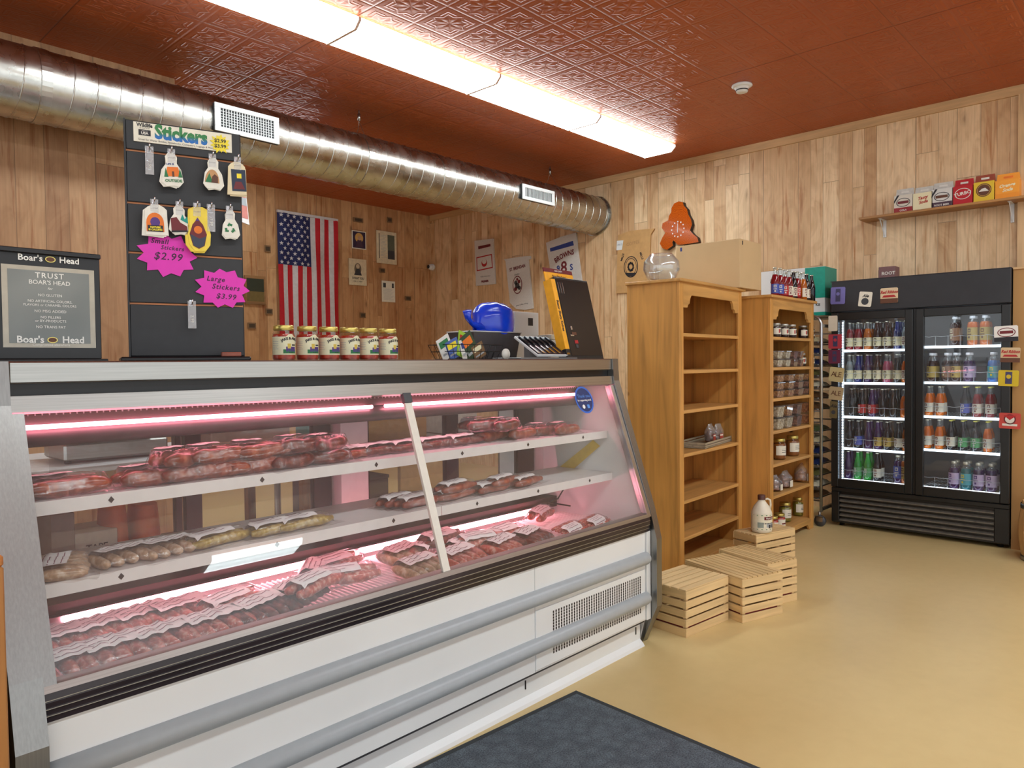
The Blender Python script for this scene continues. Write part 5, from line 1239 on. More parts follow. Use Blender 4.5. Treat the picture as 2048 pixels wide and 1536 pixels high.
def food_mat(name, c1, c2, c3, sc_=70):
    k = NT(name); v = k.n('TexVoronoi'); v.inputs['Scale'].default_value = sc_; k.l(k.coord(), v.inputs['Vector'])
    sp = k.n('SeparateColor'); k.l(v.outputs['Color'], sp.inputs[0]); c = k.ramp(sp.outputs[0], [(0, srgb(c1)), (.5, srgb(c2)), (1, srgb(c3))])
    c = k.mix(1, c, k.ramp(v.outputs['Distance'], [(.35, (1, 1, 1, 1)), (.9, (.4, .36, .32, 1))]), 'MULTIPLY'); k.l(c, k.b.inputs['Base Color']); k.b.inputs['Roughness'].default_value = .5; k.bump(v.outputs['Distance'], -.8, .006); return k.m
nutmix = food_mat('mixed_nuts', (226, 176, 112), (190, 130, 74), (150, 96, 56)); seeds = food_mat('white_seeds', (240, 230, 206), (222, 208, 178), (190, 172, 140)); choc = food_mat('chocolate_mix', (130, 84, 66), (170, 120, 96), (96, 58, 48)); pretz = food_mat('orange_snack', (206, 130, 64), (176, 100, 44), (220, 160, 96))
tubs = {}
def tub(kind, content, loc, rz, label, group, w=.105, h=.085, d=.10):
    key = (kind, h, w)
    if key not in tubs:
        t = thing('plastic_tub', label, 'tub', (0, 0, 0)); g = .84
        def fr(gx, z0, z1, m, mt):
            a = [(-w / 2 * g * gx, -d / 2 * g * gx, z0), (w / 2 * g * gx, -d / 2 * g * gx, z0), (w / 2 * g * gx, d / 2 * g * gx, z0), (-w / 2 * g * gx, d / 2 * g * gx, z0)]
            b = [(-w / 2 * gx, -d / 2 * gx, z1), (w / 2 * gx, -d / 2 * gx, z1), (w / 2 * gx, d / 2 * gx, z1), (-w / 2 * gx, d / 2 * gx, z1)]
            m.add(a + b, [(3, 2, 1, 0), (4, 5, 6, 7)] + [(i, (i + 1) % 4, 4 + (i + 1) % 4, 4 + i) for i in range(4)], mt); return m
        fr(.96, .003, h * .88, MB(), content).build('contents', t); fr(1.0, 0, h - .004, MB(), clearbox).build('tub_wall', t)
        MB().bev(-w / 2 - .003, w / 2 + .003, -d / 2 - .003, d / 2 + .003, h - .006, h, clearbox, .001).build('lid', t)
        tubs[key] = t; o = t
    else: o = copy_tree(tubs[key])
    o.location = loc; o.rotation_euler = (0, 0, rz); tag(o, label, 'tub', group)
def stack(shelf, cols, h, w, names, v=.07):
    z0 = b2[shelf] + .001; sn = ORD[shelf]
    for c, (px, kinds) in enumerate(cols):
        for j, kd in enumerate(kinds):
            p = inS(S2, u_at(S2, px, v), v, z0 + j * (h + .001))
            lev = {0: 'bottom', 1: 'middle' if len(kinds) > 2 else 'top', 2: 'top'}[j] if len(kinds) > 1 else 'only'
            tub(kd, KM[kd], p, R(S2[2] + (c * 3 - 4)), 'clear tub of %s, %s shelf, %s stack from the left, %s tub' % (names[kd], sn, ORD[c], lev), 'clear snack tubs on the %s shelf' % sn, w, h)
KM = {'n': nutmix, 's': seeds, 'c': choc, 'p': pretz}; KNm = {'n': 'brown nuts', 's': 'white seeds', 'c': 'chocolate sweets', 'p': 'orange snacks'}
stack(1, [(1549, 'ss'), (1565, 'ss'), (1580, 'cc'), (1592, 'cc')], .060, .085, KNm)
stack(2, [(1550, 'nnn'), (1571, 'nnn'), (1590, 'ccn'), (1609, 'ccn')], .056, .115, KNm)
stack(3, [(1550, 'ss'), (1568, 'sn'), (1587, 'cc'), (1612, 'pp')], .088, .115, KNm)
stack(4, [(1612, 'ss')], .10, .15, KNm, .10)
apple = mat('apple_butter', (142, 84, 40), .3, vary=.15); pick = mat('pickle', (128, 118, 46), .3, vary=.35, scale=30)
aj = cjar('preserve_jar', apple, gold, .16, .050, paper, ((.3, .7, .3, .36, ink), (.3, .6, .5, .55, ink), (.3, .7, .65, .7, grey)))
row(aj, 'aj', S2, [1558, 1585], .09, b2[4] + .001, '%s large jar of brown fruit butter on the fifth shelf', 'fruit butter jars on the fifth shelf')
pj = cjar('pickle_jar', pick, gold, .15, .047, paper, ((.3, .7, .3, .36, ink), (.3, .6, .5, .55, ink)))
row(pj, 'pj', S2, [1570, 1597], .12, b2[6] + .001, '%s jar of green pickles from the left on the bottom shelf', 'pickle jars on the bottom shelf')
pj2 = cjar('salsa_jar', relish, gold, .12, .042, paper, ((.3, .7, .3, .5, maroon), (.6, .9, .6, .7, ink)))
row(pj2, 'pj2', S2, [1545, 1559], .045, b2[6] + .001, '%s red salsa jar from the left, bottom shelf, behind the syrup jug', 'salsa jars on the bottom shelf')
bread = food_mat('brown_chips', (176, 112, 62), (140, 84, 44), (200, 140, 86), 40)
for i, (px, w, h, ct, nk) in enumerate(((1549, .11, .12, choc, 0), (1569, .14, .13, choc, 0), (1604, .16, .155, bread, 1))):
    p = inS(S2, u_at(S2, px, .09), .09, b2[5] + .001)
    bag_thing(('clear bag of dark sweets at the left of the sixth shelf', 'clear bag of dark sweets with white label, middle of the sixth shelf', 'plump tied bag of brown chips on the sixth shelf')[i], tuple(p), R(S2[2]), w, h, .10, ct, 'food bags on the sixth shelf', paper, neck=bool(nk))

# ------------------------------------------------------------------ soda bottles
capm = mat('bottle_cap', (196, 190, 170), .35, .6); capy = mat('bottle_cap_yellow', (214, 204, 90), .4, .3); capw = mat('cap_white', (236, 236, 240), .4)
def liquid(name, rgb):
    if name in MATS: return MATS[name]
    k = NT(name); k.b.inputs['Base Color'].default_value = srgb(rgb); k.b.inputs['Roughness'].default_value = .06; k.b.inputs['Coat Weight'].default_value = .6
    k.b.inputs['Transmission Weight'].default_value = .25; k.b.inputs['IOR'].default_value = 1.33
    nz = k.n('TexNoise'); nz.inputs['Scale'].default_value = 12; k.l(k.coord(), nz.inputs['Vector']); c = srgb(rgb)
    k.l(k.ramp(nz.outputs[0], [(.3, tuple(x * .8 for x in c[:3]) + (1,)), (.7, tuple(min(1, x * 1.2) for x in c[:3]) + (1,))]), k.b.inputs['Base Color'])
    MATS[name] = k.m; return k.m
LQ = {'red': liquid('red_soda', (150, 20, 34)), 'brown': liquid('root_beer', (60, 28, 22)), 'dark blue': liquid('blue_soda', (24, 40, 120)), 'black': liquid('dark_cola', (26, 20, 28)), 'orange': liquid('orange_soda', (250, 120, 16)),
      'green': liquid('green_soda', (40, 170, 60)), 'purple': liquid('grape_soda', (66, 30, 90)), 'pink': liquid('pink_soda', (196, 90, 120)), 'yellow': liquid('yellow_soda', (220, 190, 60)), 'clear': liquid('clear_soda', (150, 165, 170)), 'teal': liquid('teal_tea', (20, 120, 130)), 'amber': liquid('amber_soda', (210, 110, 30)), 'light blue': liquid('light_blue_soda', (60, 130, 220))}
neckg = film('neck_glass', (.86, .9, .9), 2.4, .03, haze=.05)
LB = {'cream': cream, 'white': paper, 'none': None, 'blue': mat('label_blue', (70, 90, 180), .4), 'gold': mat('label_gold', (196, 170, 90), .4), 'green': mat('label_green', (90, 170, 110), .4), 'lilac': mat('label_lilac', (206, 186, 220), .4), 'teal': mat('label_teal', (90, 180, 190), .4), 'brown': mat('label_brown', (150, 110, 80), .4), 'red': mat('label_red', (190, 40, 40), .4)}
bprot = {}
SHAPE = {'long': [(.026, 0), (.030, .004), (.0305, .11), (.028, .13), (.018, .165), (.0135, .185), (.0125, .215)],
         'pet': [(.028, 0), (.033, .006), (.033, .05), (.031, .06), (.033, .07), (.033, .13), (.028, .155), (.015, .185), (.014, .20)],
         'jug': [(.032, 0), (.036, .006), (.036, .13), (.032, .15), (.018, .165), (.016, .185)],
         'stub': [(.03, 0), (.034, .005), (.034, .15), (.028, .17), (.017, .19), (.016, .20)]}
def bottle(shape, liq, lab_, cap=capm):
    key = (shape, liq, lab_, cap.name)
    if key in bprot: return copy_tree(bprot[key])
    t = thing('soda_bottle', '', 'bottle'); pr = SHAPE[shape]; H_ = pr[-1][1]; nk = len(pr) - 3
    MB().lathe([(0, 0)] + pr[:nk + 1] + [(pr[nk][0] * .96, pr[nk][1] + .002), (0, pr[nk][1] + .003)], LQ[liq], seg=14, cap=False).build('bottle_body', t)
    ng = LQ[liq] if liq in ('black', 'purple', 'brown', 'dark blue', 'green') and shape == 'long' else neckg
    MB().lathe([(r * 1.01, z) for r, z in pr[nk:]], ng, seg=14, cap=False).lathe([(pr[-1][0] * 1.12, H_ - .006), (pr[-1][0] * 1.15, H_ - .002), (pr[-1][0] * 1.1, H_)], ng, seg=14, cap=False).build('neck', t)
    cr = pr[-1][0] * (1.12 if shape == 'long' else 1.2)
    MB().lathe([(cr, H_ - .004), (cr * 1.02, H_ - .002), (cr * .95, H_ + (.006 if shape == 'long' else .015)), (0, H_ + (.007 if shape == 'long' else .016))], cap, seg=14, cap=False).build('cap', t)
    m = LB[lab_]
    if m:
        r = pr[1][0] + .0006 if shape != 'pet' else .034; z0, z1 = (.025, .095) if shape == 'long' else (.03, .115)
        if shape == 'stub': z0, z1 = .035, .13
        lb_ = MB().grid(lambda u, v: (r * math.cos(R(170) + R(200) * u), r * math.sin(R(170) + R(200) * u), z0 + (z1 - z0) * v), 12, 1, m)
        def pt(a0, a1, za, zb, pm): lb_.grid(lambda u, v: ((r + .0006) * math.cos(R(a0 + (a1 - a0) * u)), (r + .0006) * math.sin(R(a0 + (a1 - a0) * u)), za + (zb - za) * v), 5, 1, pm)
        dk = {'cream': dgrey, 'white': maroon, 'lilac': purple, 'teal': yellow, 'gold': brown, 'blue': offwhite, 'green': offwhite, 'brown': cream, 'red': offwhite}[lab_]
        h_ = z1 - z0; pt(205, 255, z0 + h_ * .42, z0 + h_ * .50, dk); pt(220, 240, z0 + h_ * .15, z0 + h_ * .32, dk); pt(212, 248, z0 + h_ * .62, z0 + h_ * .9, dk); pt(220, 240, z0 + h_ * .68, z0 + h_ * .82, m)
        lb_.build('label', t)
    bprot[key] = t; return t
# cluster on top of the second bookcase
tb = [(1550, .06, 'red', 'blue'), (1560, .05, 'red', 'blue'), (1569, .06, 'red', 'red'), (1578, .05, 'red', 'white'), (1587, .06, 'black', 'white'), (1594, .045, 'red', 'red'), (1601, .06, 'red', 'white'), (1606, .03, 'amber', 'white'), (1613, .05, 'black', 'white'), (1623, .05, 'black', 'none'),
      (1554, .13, 'red', 'blue'), (1571, .13, 'red', 'red'), (1584, .13, 'black', 'white'), (1598, .13, 'red', 'white')]
cnt = {}
for i, (px, v, lq, lb) in enumerate(tb):
    o = bottle('long', lq, lb); o.location = inS(S2, u_at(S2, px, v, 580), v, S2[5] + .0005); o.rotation_euler = (0, 0, R(-25 + i * 7))
    rown = 'front' if i < 10 else 'rear'; k_ = i if i < 10 else i - 10
    tag(o, '%s soda bottle atop the stocked bookcase, %s from the left in the %s row' % (lq, ORD[k_], rown), 'bottle', 'soda bottles on top of the bookcase')
# ------------------------------------------------------------------ crates with the syrup jug
crw = wood_mat('crate_wood', (226, 196, 146), 'x', .86, .6, 1.0, knots=False); crwy = wood_mat('crate_wood_side', (214, 182, 130), 'y', .86, .6, 1.0, knots=False); redi = mat('red_board', (130, 40, 36), .6)
def crate(label, x, y, rz, L, D, H, long_x, rows=5, red_=False):
    t = thing('wooden_crate', label, 'crate', (x, y, 0), R(rz), 'overturned wooden crates')
    rh = H / rows; g = .010
    for j in range(rows):
        z0, z1 = j * rh + (g if j else 0), (j + 1) * rh
        z0 = j * rh + g * .5 * (j > 0)
        m = MB(); MB().bev(0, L, 0, .008, z0, z1 - g * .5 * (j < rows - 1), crw, .001).build('slat', t)
        MB().bev(0, L, D - .008, D, z0, z1 - g * .5 * (j < rows - 1), crw, .001).build('slat', t)
        MB().bev(.0, .010, .0085, D - .0085, z0, z1 - g * .5 * (j < rows - 1), crwy, .001).build('end_board', t); MB().bev(L - .010, L, .0085, D - .0085, z0, z1 - g * .5 * (j < rows - 1), crwy, .001).build('end_board', t)
    for xx in (.012, L - .03):
        for yy in (.010, D - .028): MB().box(xx, xx + .018, yy, yy + .018, 0, H - .001, crw).build('corner_post', t)
    n = 6 if long_x else 8
    for i in range(n):
        if long_x: y0 = D * i / n; MB().bev(0, L, y0 + .002, y0 + D / n - .006, H + .0005, H + .008, crw, .001).build('top_slat', t)
        else: x0 = L * i / n; MB().bev(x0 + .002, x0 + L / n - .006, 0, D, H + .0005, H + .008, crwy, .001).build('top_slat', t)
    MB().box(.03, L - .03, .012, .016, .012, rh + .02, redi).box(.014, .018, .03, D - .03, .012, rh + .02, redi).build('inner_board', t)
    return t
crate('overturned wooden crate nearest the meat case, slats running lengthwise', 3.188, 1.822, -5.5, .375, .29, .228, True)
crate('overturned wooden crate, middle of the three low ones, standing farthest forward', 3.556, 1.706, -18, .30, .43, .226, False)
crate('overturned wooden crate, rightmost of the three front ones, tops level', 3.885, 1.716, -18, .235, .37, .236, False)
cj = at(1598.5, 1058, 'z', .36)
crate('overturned wooden crate at the back carrying the white syrup jug', 4.46, 2.045, -15, .385, .19, .237, True)
jp = at(1523, 1063, 'z', .2455)
t = thing('syrup_jug', 'white maple syrup jug with brown cap on the back crate', 'jug', (jp.x, jp.y, .2458), R(-30))
jw = mat('jug_plastic', (230, 222, 202), .35, vary=.03)
MB().lathe([(.05, 0), (.064, .004), (.066, .02), (.066, .125), (.063, .135), (.050, .165), (.028, .195), (.021, .205), (.021, .222)], jw, seg=26).build('jug_body', t)
MB().lathe([(.024, .210), (.024, .238), (.021, .241), (0, .241)], mat('cap_brown', (84, 46, 38), .5), seg=20, cap=False).build('cap', t)
MB().tube([(.020, -.005, .208), (.040, -.008, .214), (.058, -.01, .205), (.062, -.01, .175), (.057, -.009, .145)], [.006, .0065, .0065, .007, .008], jw, 8).build('handle', t)
lbj = wrap_label(t, .0662, .022, .122, R(180), R(345), mat('jug_label', (236, 230, 206), .4), ((.05, .95, .93, .97, green), (.05, .95, .03, .07, green), (.42, .88, .66, .86, maroon), (.25, .9, .40, .46, dgrey), (.5, .85, .18, .42, grey), (.58, .66, .12, .34, ink), (.72, .8, .12, .34, ink), (.2, .4, .15, .5, mat('tree_print', (150, 160, 150), .5)))).build('label', t)
tm = MB(); tm.text('Maple Syrup', .0135, Matrix(), offwhite, bold=.0004); rj = .0685; am = R(180) + R(165) * .65
tm.v = [Vector((rj * math.cos(am + v.x / rj), rj * math.sin(am + v.x / rj), .098 + v.y)) for v in tm.v]; tm.build('lettering', lbj)

# ------------------------------------------------------------------ rolling rack between bookcase and cooler
rk = thing('rolling_rack', 'tall aluminium rolling tray rack between the bookcase and the cooler', 'rack', (6.035, 2.235, 0))
RX, RY, RH = .12, .50, 1.72
RW = .46
m0 = alum
for y in (0, RY):
    for x in (.04, RW): pass
def upright(x0, x1, y): return [(x0, y, .12), (x0, y, RH - .05), (x0 + .015, y, RH - .015), (x0 + .05, y, RH), (x1 - .05, y, RH), (x1 - .015, y, RH - .015), (x1, y, RH - .05), (x1, y, .12)]
for x in (.045, RW): MB().tube([(x, 0, .12), (x, 0, RH - .06), (x, .02, RH - .02), (x, .06, RH), (x, RY - .06, RH), (x, RY - .02, RH - .02), (x, RY, RH - .06), (x, RY, .12)], .0125, alum, 10).build('upright_frame', rk)
for y in (0, RY):
    for z in (.14, RH - .08): MB().box(.045, RW, y - .01, y + .01, z - .012, z + .012, alum).build('cross_bar', rk)
for i in range(16):
    z = .2 + i * .092
    for x in (.058, RW - .02): MB().box(x - .002, x + .012, .01, RY - .01, z, z + .012, alum).build('tray_rail', rk)
for x in (.045, RW):
    for y in (.012, RY):
        c = MB().tube([(x, y, .12), (x, y, .085)], .012, steel, 8).box(x - .018, x + .018, y - .03, y + .03, .075, .085, steel).box(x - .018, x - .014, y - .03, y + .02, .04, .08, steel).box(x + .014, x + .018, y - .03, y + .02, .04, .08, steel).build('caster_fork', rk)
        MB().tube([(x - .012, y - .005, .045), (x + .012, y - .005, .045)], .045, mat('wheel_grey', (70, 70, 74), .5), 18).build('wheel', c)
rm = [('dark brown tray of bread', (96, 66, 40)), ('green packaged snack', (70, 84, 50)), ('pale bagged loaf', (190, 176, 140)), ('dark blue packaged snack', (30, 40, 80)), ('olive packaged snack', (96, 92, 52)), ('white bagged loaf', (206, 196, 170))]
for i in range(14):
    nm, c = rm[(i * 5 + i // 4) % 6]; z = .214 + (i + (i > 6)) * .092
    o = thing('rack_package', '%s on the rolling rack, level %s from the floor' % (nm, ORD[i] if i < 12 else ('thirteenth', 'fourteenth')[i - 12]), 'package', (6.035 + .075, 2.26, z), 0, 'packages on the rolling rack')
    MB().bev(0, .34, .01, .40, 0, .012, alum, .002).build('tray', o)
    MB().grid(lambda u, v: (.02 + .30 * u, .02 + .36 * v, .012 + .05 * (math.sin(PI * min(1, max(0, u)))) ** .3 * math.sin(PI * v) ** .3 * (1 + .1 * noise.noise(Vector((u * 9, v * 9, i)))) * (.001 < u < .999)), 14, 14, mat('pkg_%d' % ((i * 5 + i // 4) % 6), c, .35, vary=.3, scale=20)).build('package_body', o)
# teal and white box on the rack
tcn = at(1650, 617, 'z', RH + .055)
X_ = 6.235; pc = at(1650, 560, 'x', X_)
yt0 = at(1650, 560, 'x', X_).y; yt1 = at(1522, 560, 'x', X_).y; ztop = at(1650, 532, 'x', X_).z; zbot = RH + .0135; xt1 = at(1673, 542, 'y', yt0).x
t = thing('carton_box', 'teal and white carton standing on top of the rolling rack', 'box', (X_, yt0, zbot))
tealm = mat('teal_box', (10, 150, 130), .4); hB = ztop - zbot; yy = yt1 - yt0; ysp = at(1610, 560, 'x', X_).y - yt0
MB().bev(0, xt1 - X_, 0, yy, 0, hB, white, .003).box(-.001, 0, 0, ysp, hB * .36, hB - .002, tealm).box(0, xt1 - X_, -.001, 0, hB * .36, hB - .002, tealm).box(-.001, 0, 0, ysp, 0, hB * .07, tealm).box(0, xt1 - X_, -.001, 0, 0, hB * .07, tealm).build('box_body', t)
Ms = Matrix(((0, 0, -1, -.002), (-1, 0, 0, 0), (0, 1, 0, 0), (0, 0, 0, 1)))
MB().text('Bella Aqua', .05, Matrix.Translation((0, ysp + .20, hB * .78)) @ Ms, dgrey, shear=.2).text('ICE', .025, Matrix.Translation((0, ysp * .35, hB * .22)) @ Ms, ink, bold=.001).build('lettering', t)

# ------------------------------------------------------------------ the drinks cooler
FX = 6.19; FY1, FY0 = 2.188, .962     # left and right edges, seen from the front
W = FY1 - FY0; HT = 1.996; DP = .70
fr_ = thing('drinks_cooler', 'black two-door glass drinks cooler lit white inside', 'cooler', (FX, FY1, 0), R(-90))
fk = mat('cooler_black', (24, 24, 24), .35, vary=.25, scale=8); fk2 = mat('cooler_header', (38, 38, 42), .45, vary=.15, scale=10); inner = mat('cooler_liner', (120, 118, 122), .35, vary=.08, scale=3)
def fz(py, x=FX, px=1840): return at(px, py, 'x', x).z
def fu(px, x=FX): return FY1 - at(px, 800, 'x', x).y
zh = 1.742; zd0 = .325
B = lambda *a, nm='shell', mm=fk: MB().bev(*a, mm, .004).build(nm, fr_)
B(0, .03, .06, DP, .06, HT, nm='side_wall'); B(W - .03, W, .06, DP, .06, HT, nm='side_wall'); B(.03, W - .03, DP - .03, DP, .06, HT, nm='back_wall'); B(.03, W - .03, .06, DP - .03, .33, .36, nm='inner_floor', mm=inner); B(.03, W - .03, .06, DP - .03, zh, HT, nm='roof')
MB().box(.03, .036, .065, DP - .035, .36, zh, inner).box(W - .036, W - .03, .065, DP - .035, .36, zh, inner).box(.036, W - .036, DP - .04, DP - .03, .36, zh, inner).build('liner', fr_)
B(0, W, -.015, .06, zh + .008, HT, nm='header_panel', mm=fk2)
B(-.012, W, -.01, .6, HT, HT + .004, nm='top_edge', mm=fk2)
# doors
um0, um1 = fu(1826), fu(1832)
def door(u0, u1, nm_):
    d = MB(); z0, z1 = zd0, zh; s = .055
    d.bev(u0, u0 + s, -.02, .02, z0, z1, fk, .004).bev(u1 - s, u1, -.02, .02, z0, z1, fk, .004).bev(u0 + s, u1 - s, -.02, .02, z1 - .062, z1, fk, .004).bev(u0 + s, u1 - s, -.02, .02, z0, z0 + .065, fk, .004)
    d = d.build('door', fr_)
    MB().box(u0 + s, u1 - s, -.004, 0, z0 + .065, z1 - .062, film('cooler_glass', (.96, .98, 1.0), .9, .01, haze=.015) if 'cooler_glass' not in MATS else MATS['cooler_glass']).build('glass_pane', d)
    MB().box(u0 + s, u1 - s, -.012, -.006, z0 + .062, z0 + .068, alum).build('edge_strip', d)
    return d
door(.0, um0, 'left'); door(um1, W, 'right')
MB().box(um0, um1, .0, .05, zd0, zh, black).build('centre_post', fr_)
# base grille
B(0, W, -.01, .05, .285, zd0 - .006, nm='base_rail'); 
B(0, .06, -.01, .05, .035, .285, nm='grille_side'); B(W - .09, W, -.01, .05, .035, .285, nm='grille_side'); B(.06, W - .09, .02, .05, .035, .285, nm='grille_back', mm=black); B(0, W, -.005, .05, .03, .05, nm='base_sill')
lv = mat('louvre_grey', (112, 108, 100), .4, .3, .2)
for i in range(6):
    z = .262 - i * .039; MB().prism([(.015, z), (-.008, z - .012), (-.008, z - .020), (.015, z - .008)], .062, W - .092, lv, 'yz').build('louvre', fr_)
for x in (.06, W - .06):
    for y in (.06, DP - .06): MB().tube([(x, y, 0), (x, y, .06)], .02, black, 10).build('foot', fr_)
# lights
led = emit('cool_led', (.66, .82, 1.0), 6); led2 = emit('cool_glow_strip', (.80, .92, 1.0), 2.6)
m = MB(); MB().box(.066, .078, .035, .055, .37, zh - .06, white).build('light_batten', fr_)
z = .38
while z < zh - .07: m.box(.069, .075, .031, .0349, z, z + .010, led); z += .022
m.build('led_strip', fr_)
for u0_, u1_ in ((.08, um0 - .07), (um1 + .05, W - .07)): MB().box(u0_, u1_, .03, .05, zh - .052, zh - .035, led2).build('top_lamp', fr_)
# shelves: white wire decks with a price strip given its own glow and a low wire fence
shz_l = [1.443, 1.179, .903, .643]; shz_r = [1.460, 1.189, .930, .676]
rackw = mat('rack_white', (214, 222, 228), .35, vary=.02)
def cshelf(u0, u1, z, strip=True, fence=True):
    m = MB()
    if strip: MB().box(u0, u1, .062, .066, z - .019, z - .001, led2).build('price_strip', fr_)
    x = u0
    while x < u1: m.box(x, x + .003, .066, .60, z - .006, z - .003, rackw); x += .022
    for y in (.068, .25, .42, .595): m.box(u0, u1, y, y + .005, z - .010, z - .006, rackw)
    m.build('wire_shelf', fr_)
    if fence:
        n = max(4, int(round((u1 - u0) / .079))); zz = z + .072
        m = MB().tube([(u0 + (u1 - u0) * i / (2 * n), .068, zz - .006 * (i % 2)) for i in range(2 * n + 1)], .0016, rackw, 5)
        for i in range(n + 1): x = u0 + (u1 - u0) * i / n; m.tube([(x, .069, z), (x, .069, zz)], .0014, rackw, 4)
        m.build('wire_fence', fr_)
lu0, lu1, ru0, ru1 = .066, um0 - .066, um1 + .030, W - .07
for z in shz_l + [.388]: cshelf(lu0, lu1, z, True, True)
for z in shz_r + [.388]: cshelf(ru0, ru1, z, True, True)
# bottles
def cpos(u, v, z): return (FX + v, FY1 - u, z)
def stock(door_, row_, z, pxs, spec, vs, capd=capm):
    n = 0
    for j, px in enumerate(pxs):
        sp_ = spec[j]
        if sp_ is None: continue
        shape, lq, lb = sp_[:3]; cap = sp_[3] if len(sp_) > 3 else capd
        for k_, v in enumerate(vs):
            if k_ and len(sp_) > 4 and sp_[4] == 0: continue
            u = fu(px, FX + vs[0])
            o = bottle(shape, lq, lb, cap); o.location = cpos(u, v, z + .0005); o.rotation_euler = (0, 0, R(-75 + (j * 37 % 30) - 10))
            body = {'long': 'bottle', 'pet': 'plastic bottle', 'jug': 'tea jug', 'stub': 'bottle'}[shape]
            tag(o, '%s soda %s, %s cooler door, %s shelf, %s from the left, %s row' % (lq, body, door_, row_, ORD[j], ('front', 'second', 'third')[k_]), 'bottle', 'soda bottles behind the %s cooler door' % door_)
Ls = [1699, 1716, 1735, 1754, 1773, 1794, 1811]
L_ = 'long'
stock('left', 'top', shz_l[0], Ls, [(L_, 'red', 'cream'), (L_, 'red', 'cream'), (L_, 'amber', 'cream'), (L_, 'brown', 'cream'), (L_, 'brown', 'cream'), (L_, 'dark blue', 'cream'), (L_, 'clear', 'white')], (.11, .19, .27))
stock('left', 'second', shz_l[1], Ls, [(L_, 'clear', 'cream'), (L_, 'dark blue', 'cream'), (L_, 'purple', 'cream'), (L_, 'brown', 'cream'), (L_, 'pink', 'cream'), (L_, 'black', 'cream'), (L_, 'orange', 'white')], (.11, .19))
stock('left', 'third', shz_l[2], [1703, 1724, 1744, 1765, 1786, 1809], [(L_, 'black', 'none'), (L_, 'black', 'red'), (L_, 'purple', 'red'), (L_, 'black', 'none'), (L_, 'black', 'none'), (L_, 'orange', 'none')], (.11, .19, .27))
stock('left', 'fourth', shz_l[3], [1699, 1717, 1737, 1756, 1775, 1797, 1813], [(L_, 'black', 'none'), (L_, 'black', 'blue'), (L_, 'purple', 'none'), (L_, 'purple', 'gold'), (L_, 'black', 'gold'), (L_, 'black', 'white'), (L_, 'amber', 'white')], (.11, .19))
stock('left', 'bottom', .388, [1697, 1716, 1736, 1755, 1797, 1812], [(L_, 'purple', 'none'), (L_, 'green', 'green'), (L_, 'green', 'green'), (L_, 'black', 'white'), ('stub', 'purple', 'blue', capm, 0), ('stub', 'amber', 'gold', capm, 0)], (.11, .19))
stock('right', 'top', shz_r[0], [1909, 1944, 1969], [('stub', 'brown', 'brown'), ('stub', 'orange', 'gold'), ('stub', 'orange', 'gold')], (.12, .20), capw)
stock('right', 'second', shz_r[1], [1863, 1893, 1911, 1936, 1985], [('pet', 'brown', 'gold', capw), ('pet', 'brown', 'brown', capw), ('pet', 'brown', 'gold', capw), ('pet', 'purple', 'lilac', capw), ('pet', 'light blue', 'teal', capw)], (.11, .20))
stock('right', 'third', shz_r[2], [1858, 1880, 1930, 1954, 1980], [(L_, 'orange', 'white'), (L_, 'orange', 'white'), (L_, 'black', 'blue', capy), (L_, 'red', 'white', capy), (L_, 'red', 'white', capy)], (.11, .19))
stock('right', 'fourth', shz_r[3], [1855, 1879, 1902, 1926, 1951, 1976], [(L_, 'orange', 'white'), (L_, 'orange', 'white'), (L_, 'black', 'white', capy), (L_, 'black', 'green', capy), (L_, 'black', 'green', capy), (L_, 'orange', 'white', capy)], (.11, .19))
stock('right', 'bottom', .388, [1909, 1933, 1958, 1984], [('jug', 'purple', 'lilac'), ('jug', 'teal', 'teal'), ('jug', 'purple', 'lilac'), ('jug', 'purple', 'lilac')], (.11, .20))
for i, px in enumerate((1909, 1958, 1984)):
    o = None
# box on top of the cooler
p = at(1757, 552, 'x', FX + .1)
t = thing('drink_carton', 'small brown drink carton lying on top of the cooler', 'carton', (FX + .1, at(1757, 552, 'x', FX + .1).y, HT + .005), R(-90))
wb2 = at(1757, 552, 'x', FX + .1).y - at(1790, 552, 'x', FX + .1).y
MB().bev(0, wb2, 0, .12, 0, at(1775, 533, 'x', FX + .1).z - HT - .005, mat('box_mauve', (120, 84, 84), .5), .002).box(-.0006, 0, 0, .12, .01, .07, brown).build('carton_body', t)
MB().text('ROOT', .035, Matrix.Translation((wb2 * .6, -.001, .04)) @ FRONT, offwhite, bold=.001).build('lettering', t)
